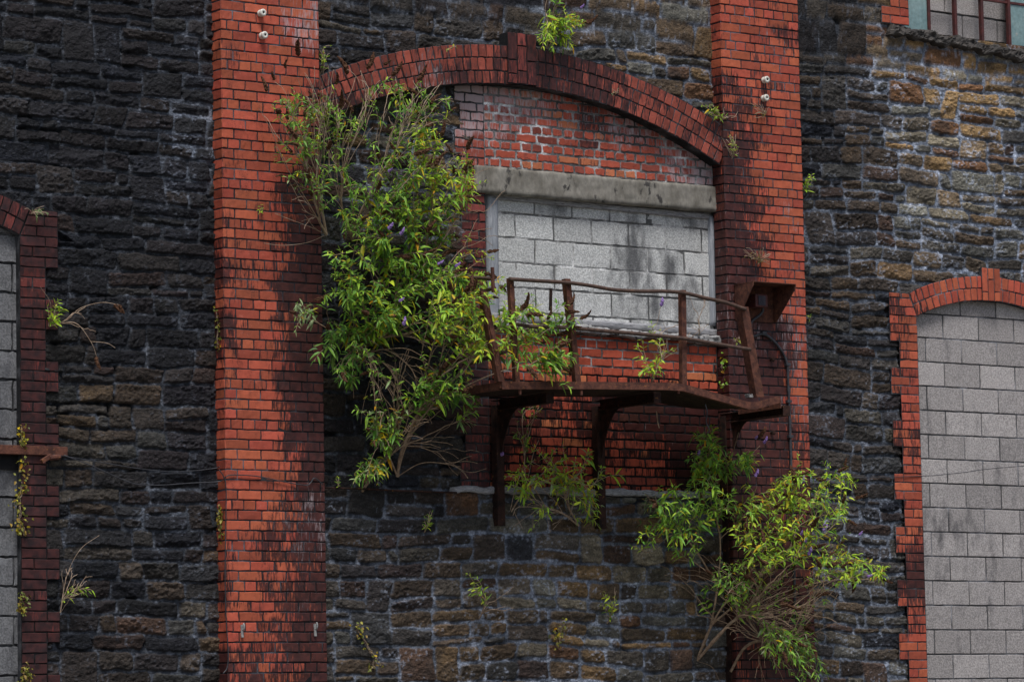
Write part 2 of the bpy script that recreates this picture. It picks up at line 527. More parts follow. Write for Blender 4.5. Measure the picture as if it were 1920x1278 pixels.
        f = f+rough*(.003*bed[S]+.010*big[S]+.011*fine[S])+.006*r.random()
        f = np.maximum(f, .006)
        f = f*sst(0, .013, dd)*np.where(dd > 0, 1, 0)
        H[S] = np.where(m, np.maximum(f, H[S]*.5), H[S])
        base = pal[r.integers(len(pal))]*r.uniform(.55, 1.5)
        base = base*(1+1.5*ml*r.uniform(.15, 1.1))+np.array([.062, .060, .060])*ml**1.3*r.uniform(.05, 1.1)**1.5
        col = base*(1-lo)**1.5+warm[r.integers(len(warm))]*lo*r.uniform(1.0, 2.1)
        tone = np.exp((.45*bed[S]+.5*mn[S]+.45*fine[S])*(1-.45*lo))
        cc = col[None, None]*tone[..., None]
        ws = (wash[S]*.5*sst(-.2, .3, mn[S]))[..., None]
        cc = cc+ws*np.array([.075, .058, .04])
        # soot left in patches on the warm stones, dust on dark ones
        so = .8*sst(.15, .45, fbm(Xg[S]*5, Zg[S]*5, seed+21, 3)+.25*(lo < .4))*np.clip(lo*1.5, 0, .6)
        cc = cc*(1-so[..., None])+np.array([.03, .026, .024])*so[..., None]
        ed = np.maximum(sst(0.011, .0, dd+.006*fine[S])*.55, sst(.32, .5, .6*mn[S]+.9*fine[S]+.2*ml-.15)*.5)
        cc = cc*(1-ed[..., None])+C[S]*ed[..., None]
        C[S] = np.where(m[..., None], cc, C[S])
    if flat is not None:
        q = flat(px, py, Xg, Zg)
        H = np.where(q, -.03, H)
    V = np.stack([Xg, Y0-H, Zg], -1).reshape(-1, 3)
    nz, nx = Xg.shape
    idx = np.arange(nx*nz).reshape(nz, nx)
    Fq = np.stack([idx[:-1, :-1], idx[:-1, 1:], idx[1:, 1:], idx[1:, :-1]], -1).reshape(-1, 4)
    if hole is not None:
        hm = hole(px, py, Xg, Zg).ravel()
        Fq = Fq[~hm[Fq].any(1)]
    # the thickness of the wall behind its face
    n0 = len(V); rim = np.concatenate([idx[0, :], idx[1:, -1], idx[-1, -2::-1], idx[-2:0:-1, 0]])
    bk = V[rim].copy(); bk[:, 1] = Y0+back
    V = np.concatenate([V, bk]); k = len(rim); ii = np.arange(k)
    sk = np.stack([rim[ii], n0+ii, n0+(ii+1) % k, rim[(ii+1) % k]], -1)
    Ca = np.concatenate([C.reshape(-1, 3), np.tile([[.02, .02, .022]], (k, 1))])
    o = mk(name, V, [Fq, sk], [STONE], attrs={'Col': np.clip(Ca, 0.002, .8)}, parent=bld)
    if label: o["label"] = label
    return o

# ------------------------------------------------------------------ bricks


class Bricks:
    """collects bricks (quads in a plane) into one mesh: faces with worn edges plus the mortar bed"""
    def __init__(s, Y, axis='x', off=0., mortar=(.05, .05, .055), joint=.0088, rec=.0055, nu=5, nv=3, wob=.0022, edge=.12):
        s.q = []; s.ins = []; s.c = []; s.pr = []; s.Y = Y; s.axis = axis; s.off = off
        s.mortar = mortar; s.j = joint; s.rec = rec; s.nu = nu; s.nv = nv; s.wob = wob; s.edge = edge; s.grime = .22 if edge < .3 else 0.

    def quad(s, c4, col, ins=(1, 1, 1, 1), proud=0.):
        """c4: bottom-left, bottom-right, top-right, top-left; ins: joint on left,right,bottom,top"""
        s.q.append(c4); s.c.append(col); s.ins.append(ins); s.pr.append(proud)

    def rect(s, a, b, c, d, col, ins=(1, 1, 1, 1), proud=0.):
        s.quad(((a, c), (b, c), (b, d), (a, d)), col, ins, proud)

    def arrays(s, seed, stain, eff):
        r = np.random.default_rng(seed)
        Q = np.array(s.q, float); N = len(Q); I = np.array(s.ins, float)*s.j/2; pr = np.array(s.pr)
        nu, nv = s.nu+2, s.nv+2
        wu = np.linalg.norm(Q[:, 1]-Q[:, 0], axis=1); hv = np.linalg.norm(Q[:, 3]-Q[:, 0], axis=1)
        su = np.concatenate([[0, 0], np.linspace(0, 1, s.nu)[1:-1], [1, 1]]); sv = np.concatenate([[0, 0], np.linspace(0, 1, s.nv)[1:-1], [1, 1]])
        ring_u = np.zeros(nu); ring_u[[0, -1]] = 1; ring_v = np.zeros(nv); ring_v[[0, -1]] = 1
        back = np.maximum(ring_u[None, :], ring_v[:, None])
        # brick-local fractions with joints taken off; second ring bevelled in
        e = .0045
        a0 = (I[:, 0]/wu)[:, None]; a1 = 1-(I[:, 1]/wu)[:, None]
        b0 = (I[:, 2]/hv)[:, None]; b1 = 1-(I[:, 3]/hv)[:, None]
        eu = (e/wu)[:, None]; ev = (e/hv)[:, None]
        isr_u = ring_u[None, :]; isr_v = ring_v[None, :]
        lo_u = a0+eu*(1-isr_u); hi_u = a1-eu*(1-isr_u)
        fu = lo_u+(hi_u-lo_u)*su[None, :]
        lo_v = b0+ev*(1-isr_v); hi_v = b1-ev*(1-isr_v)
        fv = lo_v+(hi_v-lo_v)*sv[None, :]
        fu = fu[:, None, :, None]; fv = fv[:, :, None, None]
        p = (Q[:, None, None, 0]*(1-fu)+Q[:, None, None, 1]*fu)*(1-fv)+(Q[:, None, None, 3]*(1-fu)+Q[:, None, None, 2]*fu)*fv
        p = p+s.wob*np.stack([vn(p[..., 0]*31, p[..., 1]*31, seed)+.7*vn(p[..., 0]*90, p[..., 1]*90, seed+5), vn(p[..., 0]*31, p[..., 1]*31, seed+3)+.7*vn(p[..., 0]*90, p[..., 1]*90, seed+6)], -1)
        tilt = r.normal(0, .0012, (N, 3))
        lu = (su-.5)[None, None, :]; lv = (sv-.5)[None, :, None]
        dep = tilt[:, 0, None, None]+tilt[:, 1, None, None]*lu*2+tilt[:, 2, None, None]*lv*2+pr[:, None, None]
        dep = dep+.0012*vn(p[..., 0]*45, p[..., 1]*45, seed+8)
        dep = dep*(1-back[None])-s.rec*1.3*back[None]
        front = s.embed(p, dep)
        V = front.reshape(-1, 3)
        k = nu*nv; idx = np.arange(k).reshape(nv, nu)
        f = np.stack([idx[:-1, :-1], idx[:-1, 1:], idx[1:, 1:], idx[1:, :-1]], -1).reshape(-1, 4)
        Fq = (f[None]+(np.arange(N)*k)[:, None, None]).reshape(-1, 4)
        C = np.repeat(np.array(s.c, float), k, 0)
        px, py = proj(V)
        st = np.clip(stain(px, py), -1, 1.5) if callable(stain) else np.full(len(V), stain)
        st = st+back[None].repeat(N, 0).reshape(-1)*s.grime
        ef = eff(px, py) if callable(eff) else np.full(len(V), eff)
        ef = ef+(back[None].repeat(N, 0).reshape(-1)*s.edge)
        rn = np.repeat(r.random(N), k)
        A = np.stack([st, ef, rn], -1)
        # mortar bed quads
        md = np.full((N, 4), -s.rec)
        mp = s.embed(Q, md).reshape(-1, 3)
        mF = np.arange(N*4).reshape(N, 4)+len(V)
        mpx, mpy = proj(mp)
        mst = np.clip(stain(mpx, mpy), 0, 1) if callable(stain) else np.full(len(mp), stain)
        mo = s.mortar(mpx, mpy) if callable(s.mortar) else np.tile(np.array(s.mortar), (len(mp), 1))
        mC = mo*(1-.72*mst)[:, None]
        mA = np.zeros((len(mp), 3))
        return np.concatenate([V, mp]), Fq, mF, np.concatenate([C, mC]), np.concatenate([A, mA])

    def embed(s, p, dep):
        if s.axis == 'x':
            return np.stack([p[..., 0], s.Y-dep, p[..., 1]], -1)
        if s.axis == '-x':        # a face looking towards -x (left side of a pier); u runs along y
            return np.stack([s.off-dep, p[..., 0], p[..., 1]], -1)
        return np.stack([s.off+dep, -p[..., 0], p[..., 1]], -1)   # '+x'


def make(name, parts, seed, stain=0., eff=0., parent=None, label=None, mats=None, extra=None):
    Vs, F1, F2, Cs, As = [], [], [], [], []; n = 0
    for i, b in enumerate(parts):
        V, f, m, C, A = b.arrays(seed+i*7, stain, eff)
        Vs.append(V); F1.append(f+n); F2.append(m+n); Cs.append(C); As.append(A); n += len(V)
    if extra is not None:            # plain solid (V, quads) behind the face
        V, f = extra
        Vs.append(np.array(V, float)); F2.append(np.array(f)+n); Cs.append(np.tile([[.03, .03, .032]], (len(V), 1))); As.append(np.zeros((len(V), 3)))
    F1 = np.concatenate(F1); F2 = np.concatenate(F2)
    o = mk(name, np.concatenate(Vs), [F1, F2], mats or [BRICK, MORTAR], np.concatenate([np.zeros(len(F1)), np.ones(len(F2))]),
           {'Col': np.concatenate(Cs), 'Aux': np.concatenate(As)}, parent=parent if parent is not None else bld)
    o.data.polygons.foreach_set("use_smooth", np.zeros(len(F1)+len(F2), bool))
    if label: o["label"] = label
    return o


def boxq(x0, x1, y0, y1, z0, z1):
    V = [(x0, y0, z0), (x1, y0, z0), (x1, y1, z0), (x0, y1, z0), (x0, y0, z1), (x1, y0, z1), (x1, y1, z1), (x0, y1, z1)]
    return V, [(3, 2, 1, 0), (4, 5, 6, 7), (0, 1, 5, 4), (1, 2, 6, 5), (2, 3, 7, 6), (3, 0, 4, 7)]


def bcol(kind='red'):
    if kind == 'red':
        c = np.array([.43, .086, .045])*rng.uniform(.66, 1.14)
        c[1] *= rng.uniform(.88, 1.2); return c
    if kind == 'mixed':
        k = rng.random()
        c = np.array([.40, .078, .042]) if k < .72 else np.array([.46, .14, .06]) if k < .84 else np.array([.25, .055, .035])
        return c*rng.uniform(.8, 1.1)
    if kind == 'old':
        c = np.array([.27, .058, .036])*rng.uniform(.5, 1.3); return c
    if kind == 'plum':
        return np.array([.14, .028, .022])*rng.uniform(.6, 1.5)
    if kind == 'block':
        return np.array([.40, .365, .345])*rng.uniform(.76, 1.12)
    if kind == 'block_white':
        return np.array([.56, .555, .53])*rng.uniform(.85, 1.1)
    return np.array([.18, .178, .18])*rng.uniform(.85, 1.1)


def rows(b, xa, xb, z0, z1, kind, hdr=4, zorg=None, xorg=None, h=HC, L=ST, corner=False, clip=None, allheads=False):
    """coursed brickwork: every hdr-th course headers"""
    zorg = z0 if zorg is None else zorg
    xorg_ = xa if xorg is None else xorg
    k = math.floor((z0-zorg)/h+1e-6)
    while zorg+k*h < z1-.004:
        c, d = max(zorg+k*h, z0), min(zorg+(k+1)*h, z1)
        if d-c > .012:
            head = (k % hdr) == 0
            if hdr == 99: head = False
            w = L/2 if head or allheads else L
            x = xorg_-(0 if not (k % 2) else L/2)
            if head: x = xorg_-L/4
            while x > xa+.001: x -= w
            while x+w < xa+.001: x += w
            while x < xb:
                e = x+w
                a_, b_ = max(x, xa), min(e, xb)
                if xb-b_ < .035: b_ = xb
                if a_-xa < .035: a_ = xa
                if b_-a_ > .03 and (clip is None or clip((a_+b_)/2, (c+d)/2)):
                    ins = (0.15 if corner and a_ == xa else 1, .15 if corner and b_ == xb else 1, 1, 1)
                    b.rect(a_, b_, c, d, bcol(kind), ins)
                if b_ == xb: break
                x = e
        k += 1


def pier(pxl, pxr, pyref, z0, z1, stain, eff, mortar, seed, label, zhead, clip=None):
    xa, xb = X_(pxl, pyref, YP), X_(pxr, pyref, YP)
    fr = Bricks(YP, mortar=mortar); rows(fr, xa, xb, z0, z1, 'red', 4, zorg=zhead-HC*200, corner=True, clip=clip)
    lf = Bricks(0, '-x', xa, mortar=mortar)
    rt = Bricks(0, '+x', xb, mortar=mortar)
    zo = zhead-HC*200; k = math.floor((z0-zo)/HC)
    while zo+k*HC < z1:
        c, d = max(zo+k*HC, z0), min(zo+(k+1)*HC, z1)
        if d-c > .012:
            lf.rect(YP, .02, c, d, bcol('red'), (.15, 1, 1, 1)); rt.rect(-.02, -YP, c, d, bcol('red'), (1, .15, 1, 1))
        k += 1
    V, q = boxq(xa+.012, xb-.012, YP+.012, .3, z0, z1)
    return make("brick_pier", [fr, lf, rt], seed, stain, eff, label=label, extra=(V, q)), xa, xb


LP_ST = [(450, 20, .05), (520, 60, .08), (575, 60, .2), (440, 200, .05), (500, 200, .12), (560, 120, .2), (585, 200, .5), (560, 260, .5), (598, 260, .75), (520, 300, .15), (560, 360, .75), (520, 420, .45), (590, 400, 1.),
         (450, 350, .03), (440, 480, .35), (480, 470, .2), (530, 470, .45), (570, 460, 1.), (440, 560, .3), (490, 560, .12), (545, 540, 1.), (590, 560, 1.), (435, 640, .5), (480, 640, .1), (520, 640, .5), (560, 640, 1.), (600, 650, 1.),
         (432, 720, .35), (460, 720, .1), (500, 720, .3), (540, 720, .85), (590, 740, .95), (440, 800, .2), (480, 800, .05), (520, 790, .35), (560, 800, .8), (600, 800, .95), (440, 880, .05), (490, 880, .1), (540, 880, .4), (590, 890, .85),
         (440, 960, .3), (480, 940, .1), (530, 960, .6), (580, 960, .55), (440, 1030, .3), (500, 1030, .5), (590, 1020, .6), (450, 1100, .25), (500, 1100, .5), (580, 1110, .65), (440, 1180, .25), (500, 1180, .5), (580, 1190, .65), (450, 1260, .5), (530, 1260, .55), (600, 1260, .7),
         (410, 100, .25), (412, 300, .3), (414, 500, .7), (416, 620, .8), (416, 720, .5), (418, 900, .35), (420, 1100, .6), (420, 1250, .8)]
LP_EF = [(500, 100, -.3), (568, 60, .45), (600, 150, .05), (460, 400, -.1), (470, 600, .1), (540, 640, .1), (560, 980, .3), (520, 1080, .2), (500, 1200, .15), (460, 800, -.2), (470, 1000, -.1), (590, 800, -.2)]
RP_ST = [(1370, 40, .1), (1420, 40, .2), (1470, 60, .75), (1480, 30, .2), (1440, 90, .35), (1370, 100, .15), (1370, 160, .7), (1400, 150, .35), (1450, 170, .4), (1480, 130, .2), (1380, 190, .55), (1420, 240, .4), (1470, 230, .2), (1380, 240, .65), (1440, 300, .2), (1480, 290, .15), (1385, 290, .9), (1380, 340, .85), (1420, 340, .45), (1450, 340, .2), (1490, 380, .15),
         (1380, 400, .85), (1415, 390, .6), (1450, 420, .25), (1390, 460, .95), (1430, 450, .55), (1480, 450, .2), (1390, 520, 1.), (1440, 500, .4), (1490, 520, .25), (1500, 570, .3), (1470, 560, .35), (1420, 620, 1.1), (1470, 620, .8), (1505, 630, .35), (1400, 700, 1.2), (1450, 700, .95), (1480, 690, .7), (1508, 700, .35), (1420, 780, .95), (1460, 780, .8), (1505, 760, .3), (1440, 850, .9), (1500, 850, .55), (1518, 850, .55),
         (1400, 900, .85), (1460, 930, .85), (1510, 930, .75), (1420, 1050, .95), (1510, 1050, .8), (1420, 1250, .8), (1520, 1250, .9), (1350, 100, .25), (1358, 240, .85), (1366, 450, .95), (1370, 700, 1.), (1380, 1100, 1.)]
RP_EF = [(1380, 60, .1), (1460, 80, .3), (1480, 60, .1), (1430, 200, .15), (1480, 300, -.1), (1440, 430, .15), (1470, 420, .3), (1500, 470, .2), (1480, 640, .35), (1505, 700, .35), (1430, 640, .3), (1440, 700, .1), (1490, 780, .3), (1450, 820, .05), (1500, 900, .1), (1450, 1000, -.1), (1450, 1200, .0)]
fl = lambda c, **k: (lambda px, py: field(c, px, py, **k))
zh = Z_(500, 60, YP)
pl, PLa, PLb = pier(420.5, 605.5, 640, ZB, ZT, (lambda px, py: field(LP_ST, px, py)+.22*sst(520, 590, px)*sst(820, 900, py)), fl(LP_EF), (.045, .048, .056), 21, "bright red brick pier with a dark plum stain down its right half", Z_(470, 61, YP), clip=lambda x, z: not (abs(x-X_(457, 538, YP)) < .075 and abs(z-Z_(457, 538, YP)) < .038))
pr, PRa, PRb = pier(1366, 1513, 640, ZB, ZT, fl(RP_ST), fl(RP_EF), (.05, .05, .058), 22, "soot-streaked red brick pier carrying the rusty hood", Z_(1420, 33, YP))


def circ(pts, Y):
    A = []; bb = []
    for (x, y) in pts:
        p = P(x, y, Y); A.append([2*p[0], 2*p[2], 1]); bb.append(p[0]**2+p[2]**2)
    s = np.linalg.lstsq(np.array(A), np.array(bb), rcond=None)[0]
    return s[0], s[1], math.sqrt(s[2]+s[0]**2+s[1]**2)


EXT = [(640, 127), (720, 102), (807, 87), (893, 82), (940, 83), (1005, 92), (1053, 98), (1117, 117), (1173, 138), (1223, 160), (1280, 190), (1313, 208), (1352, 228)]
INT = [(737, 177), (800, 163), (840, 158), (923, 154), (1003, 160), (1073, 175), (1140, 200), (1207, 230), (1280, 268), (1320, 290), (1355, 312)]
ccx, ccz, cro = circ(EXT, YA)
_ri = np.mean([math.hypot(P(x, y, YA)[0]-ccx, P(x, y, YA)[2]-ccz) for x, y in INT])
cri = float(_ri)
print("ARCH", ccx, ccz, cro, cri, cro-cri)


def voussoirs(b, cx, cz, r0, r1, nr, a0, a1, w, kind, skip=None, ringw=None):
    dr = (r1-r0)/nr
    for k in range(nr):
        ra, rb = r0+k*dr, r0+(k+1)*dr
        n = max(1, int(round((a1-a0)*ra/w)))
        for i in range(n):
            t0, t1 = a1-(a1-a0)*i/n, a1-(a1-a0)*(i+1)/n
            tm = (t0+t1)/2; rm = (ra+rb)/2
            if skip and skip(cx+rm*math.cos(tm), cz+rm*math.sin(tm)): continue
            f = lambda r_, t_: (cx+r_*math.cos(t_), cz+r_*math.sin(t_))
            b.quad((f(ra, t0), f(ra, t1), f(rb, t1), f(rb, t0)), bcol(kind))


def soffit(cx, cz, r, a0, a1, Y0, Y1, n=60):
    """underside and top of an arch ring as plain surfaces"""
    t = np.linspace(a0, a1, n)
    V = np.concatenate([np.stack([cx+r*np.cos(t), np.full(n, Y0), cz+r*np.sin(t)], -1), np.stack([cx+r*np.cos(t), np.full(n, Y1), cz+r*np.sin(t)], -1)])
    i = np.arange(n-1)
    return V, np.stack([i, i+1, n+i+1, n+i], -1)


def two(a, b):
    Va, fa = a; Vb, fb = b
    return np.concatenate([Va, Vb]), np.concatenate([np.array(fa), np.array(fb)+len(Va)])


# big arch with keystone
kx0, kx1 = X_(950, 110, YA), X_(1003.5, 110, YA)
aL = math.acos(np.clip((PLb-.05-ccx)/((cri+cro)/2), -1, 1)); aR = math.acos(np.clip((X_(1361, 270, YA)-ccx)/((cri+cro)/2), -1, 1))
ab = Bricks(YA, mortar=(.035, .036, .04), joint=.008, nu=4, nv=4, wob=.003)
voussoirs(ab, ccx, ccz, cri, cro, 3, aR, aL, .078, 'old', skip=lambda x, z: kx0+.03 < x < kx1-.03)
AR_ST = [(x, y, v+.10) for x, y, v in [(620, 150, .35), (700, 120, .15), (780, 110, .3), (850, 100, .25), (900, 100, .3), (950, 110, .5), (850, 140, .6), (800, 155, .3), (740, 160, .4), (1000, 110, .65), (1080, 130, .65), (1150, 160, .5), (1080, 160, .55), (1220, 190, .35), (1230, 215, .2), (1290, 230, .2), (1330, 230, .35), (1340, 280, .2), (1180, 190, .4), (1280, 260, .35), (1355, 260, .55), (640, 230, .9)]]
AR_EF = [(620, 150, -.1), (800, 160, .35), (740, 165, .2), (900, 150, .1), (900, 95, -.1), (1000, 100, -.2), (1100, 130, 0.), (1200, 180, .05), (1300, 230, .05), (1345, 290, .25)]
arch = make("brick_arch", [ab], 31, fl(AR_ST), fl(AR_EF), label="wide dark red three-ring brick arch with a keystone",
            extra=two(two(soffit(ccx, ccz, cri+.004, aR, aL, YA+.006, .12), soffit(ccx, ccz, cro-.004, aR, aL, YA+.006, .02)), soffit(ccx, ccz, cri+.004, aR, aL, YA+.0125, YA+.0130)))
kz1, kz0 = Z_(975, 63, YA), Z_(975, 159, YA)
kb = Bricks(YA-.02, mortar=(.03, .03, .034), joint=.007, wob=.003)
kw = (kx1-kx0)/3
for i in range(3):
    z = kz1; first = [.24, .113, .24][i]; top = True
    while z > kz0+.01:
        hh = first if top else [.12, .215, .23][i]
        top = False
        zz = max(z-hh, kz0)
        if zz-kz0 < .05: zz = kz0
        kb.rect(kx0+i*kw, kx0+(i+1)*kw, zz, z, bcol('plum')*1.4); z = zz
V, q = boxq(kx0+.006, kx1-.006, YA-.02+.008, .1, kz0+.003, kz1-.003)
make("keystone", [kb], 33, .6, -.1, parent=arch, extra=(V, q))

# tympanum, jamb pier and apron of the blocked window
LTL, LTR, LBL, LBR = (896, 311), (1347, 351), (896, 361), (1349, 396)
zl0, zl1 = (Z_(905, 361)+Z_(1345, 396))/2, (Z_(905, 309)+Z_(1345, 351))/2
xw0, xw1 = X_(912, 450, 0), X_(1352, 450, 0)
xq0 = X_(856, 450, 0)
in_arch = lambda x, z: math.hypot(x-ccx, z-ccz) < cri+.10
tym = Bricks(.01, mortar=lambda px, py: np.stack([np.clip(v, .02, .4) for v in (lambda s: (.20+.2*s, .195+.2*s, .19+.2*s))(field([(930, 180, .7), (980, 250, .5), (950, 300, .35), (1100, 200, -.2), (1100, 300, .1), (1200, 240, -.35), (1180, 330, -.1), (1300, 290, .5), (1340, 320, .5), (1270, 340, .2)], px, py))], -1), joint=.017, rec=.006, wob=.0055, nu=7, nv=4, edge=.5)
rows(tym, xw0, PRa, zl1, ccz+cro, 'mixed', 2, zorg=zl1, clip=in_arch, h=.0775)
TY_ST = [(950, 200, -.1), (1000, 300, -.3), (1110, 210, .62), (1115, 260, .5), (1120, 310, .3), (1160, 240, .4), (1200, 230, .6), (1250, 260, .45), (1300, 280, .4), (1330, 330, .6), (1345, 330, .9), (1200, 300, -.1), (1280, 320, -.1), (1050, 190, .25), (1030, 250, -.2), (960, 170, .2)]
TY_EF = [(x, y, v+.14) for x, y, v in [(940, 180, .5), (1000, 200, .35), (930, 220, .35), (1080, 220, .15), (980, 280, .0), (1100, 300, .0), (1180, 230, .35), (1280, 290, .35), (1330, 320, .5), (1200, 320, .05), (1000, 300, -.1)]]
make("brick_infill", [tym], 41, fl(TY_ST), fl(TY_EF), label="orange-red brick infill under the wide arch, streaked white and black")

zpl = (Z_(860, 918)+Z_(1225, 926))/2                  # top of the old plank
zs0 = (Z_(985, 622)+Z_(1345, 640))/2                  # underside of the sill
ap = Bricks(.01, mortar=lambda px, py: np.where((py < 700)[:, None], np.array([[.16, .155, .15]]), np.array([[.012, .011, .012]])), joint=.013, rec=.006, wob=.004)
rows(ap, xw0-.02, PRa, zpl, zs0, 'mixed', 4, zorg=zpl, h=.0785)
AP_SOOT_SHADE = [(950, 640, .1), (1100, 650, .0), (1250, 650, .05), (1330, 660, .1), (1340, 690, .5), (1000, 690, .1), (1150, 700, .3), (1300, 705, .3), (900, 700, .6), (950, 760, .9), (1000, 780, .45), (1050, 800, .3), (1100, 780, .55), (1180, 770, .75), (1260, 770, 1.), (1300, 800, 1.3), (1290, 860, 1.), (1250, 830, .6), (1180, 830, .42), (1240, 890, .4), (1160, 880, .35), (1060, 850, .25), (980, 860, .35), (930, 850, .8), (950, 910, .5), (1080, 900, .4), (1320, 700, .2), (1345, 850, 1.4)]  # soot stain together with the deck's shade painted onto the apron
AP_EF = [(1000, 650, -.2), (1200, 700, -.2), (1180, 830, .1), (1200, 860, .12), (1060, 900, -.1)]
make("brick_infill", [ap], 43, (lambda px, py: field(AP_SOOT_SHADE, px, py)+.16*sst(730, 760, py)*(1-sst(800, 880, py))+.06*sst(740, 760, py)), fl(AP_EF), mats=[BRICK_SOOT_SHADE, MORTAR], label="red brick apron under the sill, darkened by soot and painted-in shade below the balcony")  # added terms paint a band of shade just below the deck
qn = Bricks(0., mortar=(.07, .07, .075), joint=.012, wob=.004)
k = 0; z = zpl
while z < ccz+cri:
    wide = (k // 3) % 2 == 0
    a = xq0 if wide else xq0+HD*.5
    d = z+HC*.97
    if in_arch(a+.1, d-.05):
        if d < zl0 or z > zl1 or True:
            cuts = [a, a+ST*.8, xw0] if k % 2 else [a, a+HD, xw0]
            for u, v in zip(cuts[:-1], cuts[1:]):
                if v-u > .03: qn.rect(u, v, z, d, bcol('plum' if z < zl1-.05 else 'old'))
    z = d; k += 1
make("brick_quoin", [qn], 45, fl([(880, 200, .3), (890, 280, .1), (880, 330, .2), (880, 420, .45), (880, 520, .6), (890, 700, .8), (890, 880, .65)]), fl([(900, 190, .75), (880, 230, .6), (890, 280, .3), (880, 420, .1), (890, 600, -.1), (890, 880, .1)]), label="dark toothed brick jamb behind the big shrub")

# ------------------------------------------------------------------ stone bays
zspan = zpl-.03
left_xr = X_(38, 640, YB)                             # right edge of the left blocked opening
RI = [(1719, 593), (1757, 578), (1800, 568), (1853, 564), (1913, 574)]
xj = X_(1730, 930, YB); rcx = X_(1856, 530, YB); hw = rcx-xj
zspr = Z_(1719, 593, YB); rise = Z_(1856, 564, YB)-zspr
rri = (hw*hw+rise*rise)/(2*rise); rcz = zspr+rise-rri; rro = rri+.235
lcx = left_xr-hw
zsprl = Z_(38, 441, YB); lcz = zsprl-(zspr-rcz)


def open_mask(cx, cz, ri, grow=0.):
    def f(X, Z):
        return (np.abs(X-cx) < hw+grow) & (Z < cz+np.sqrt(np.maximum((ri+grow)**2-(X-cx)**2, 0)))
    return f


mR, mL = open_mask(rcx, rcz, rri, -.005), open_mask(lcx, lcz, rri, -.005)
ux0, uz0 = X_(1705, 40, YB), None
uzs = (Z_(1705, 48, 0)+Z_(1900, 85, 0))/2             # level of the upper window sill
mU = lambda X, Z: (X > ux0+.005) & (X < ux0+2.2) & (Z > uzs-.02)

stone_wall(XL, PLa+.03, ZB, ZT, 0., 101, hole=lambda px, py, X, Z: mL(X, Z), label="near-black rubble bay left of the bright pier",
           flat=lambda px, py, X, Z: ((X < left_xr+.215) & (Z < zsprl)) | ((np.hypot(X-lcx, Z-lcz) < rri+.22) & (Z > zsprl-.02)))
stone_wall(PRb-.03, XR, ZB, ZT, 0., 202, hole=lambda px, py, X, Z: mR(X, Z) | mU(X, Z), label="rubble bay with ochre stones below the upper window, sooty beside the pier",
           flat=lambda px, py, X, Z: ((np.abs(X-rcx) < hw+.215) & (Z < zspr)) | ((np.hypot(X-rcx, Z-rcz) < rri+.22) & (Z > zspr-.02)) | ((X > ux0-.1) & (Z > uzs+.01)))
arc = lambda X: ccz+np.sqrt(np.maximum(((cri+cro)/2)**2-(X-ccx)**2, 0))
stone_wall(PLb-.03, PRa+.03, Z_(980, 330, 0), ZT, 0.0, 303, hole=lambda px, py, X, Z: Z < arc(X)-.02, label="dark rubble spandrel above the wide arch",
           flat=lambda px, py, X, Z: np.hypot(X-ccx, Z-ccz) < cro-.02)
stone_wall(PLb-.03, xq0+.16, zspan, ccz+cri+.05, 0.03, 404, label="black stone panel beside the dark jamb, behind the big shrub", back=.5)
stone_wall(PLb-.03, PRa+.03, ZB, zspan, 0.0, 505, label="grey and brown rubble below the old plank")

# ------------------------------------------------------------------ side openings


def jamb(cx, side, z0, z1, col, kind, phase, st, ef, seed, mort, label, cz, ri, ro, keystone=True, impost=None):
    b = Bricks(YB, mortar=mort, joint=.008)
    k = 0; z = z1
    xi = cx+side*hw
    while z > z0:
        c = z-HC
        w = .34 if ((k+phase) // 3) % 2 == 0 else .228
        xo = xi+side*w
        cut = HD if k % 2 else ST
        pts = sorted([xi, xi+side*cut, xo]) if w > .3 else sorted([xi, xo] if k % 2 else [xi, xi+side*HD, xo])
        for u, v in zip(pts[:-1], pts[1:]):
            if v-u > .03: b.rect(u, v, c, z, bcol(kind))
        z = c; k += 1
    # courses beside the springing, cut to the slope of the arch end
    a_ = math.acos(hw/ri); z = z1; top = z1+.235*math.sin(a_)-.005; k = 0
    while z < top-.02:
        d = min(z+HC, top)
        q0, q1 = hw+(z-z1)/math.tan(a_)+.004, hw+(d-z1)/math.tan(a_)+.004
        o_ = hw+.34; m_ = (q0+o_)/2+(.03 if k % 2 else -.02)
        for (u0, u1, v0, v1) in ((q0, q1, m_, m_), (m_, m_, o_, o_)):
            xs4 = [(cx+side*u0, z), (cx+side*v0, z), (cx+side*v1, d), (cx+side*u1, d)]
            if side < 0: xs4 = [xs4[1], xs4[0], xs4[3], xs4[2]]
            b.quad(tuple(xs4), bcol(kind))
        z = d; k += 1
    a_s = math.acos(min(1, hw/ri))
    kk = lambda x, zz: keystone and abs(x-cx) < .115
    voussoirs(b, cx, cz, ri, ro, 2, a_s, math.pi-a_s, .078, kind, skip=kk)
    ang = np.linspace(a_s, math.pi-a_s, 40)
    V, q = soffit(cx, cz, ri+.003, a_s, math.pi-a_s, YB+.006, .15, 40)
    V2 = [(xi, YB+.006, z0), (xi, .15, z0), (xi, .15, z1), (xi, YB+.006, z1)]
    o = make("brick_surround", [b], seed, st, ef, label=label, extra=two((V, q), (np.array(V2), np.array([(0, 1, 2, 3)]))))
    if keystone:
        kb = Bricks(YB-.02, mortar=mort, joint=.007)
        zt, zb = cz+ro+.075, cz+ri-.005
        for i in range(3):
            u = cx-.115+i*.077; z = zt
            cuts = [[zt, zt-.23, zb], [zt, zt-.11, zb], [zt, zt-.225, zb]][i]
            for p_, q_ in zip(cuts[:-1], cuts[1:]): kb.rect(u, u+.077, q_, p_, bcol(kind))
        V, q = boxq(cx-.115+.004, cx-.115+.231-.004, YB-.012, .1, zb+.002, zt-.003)
        make("keystone", [kb], seed+1, st, ef, parent=o, extra=(V, q))
    return o


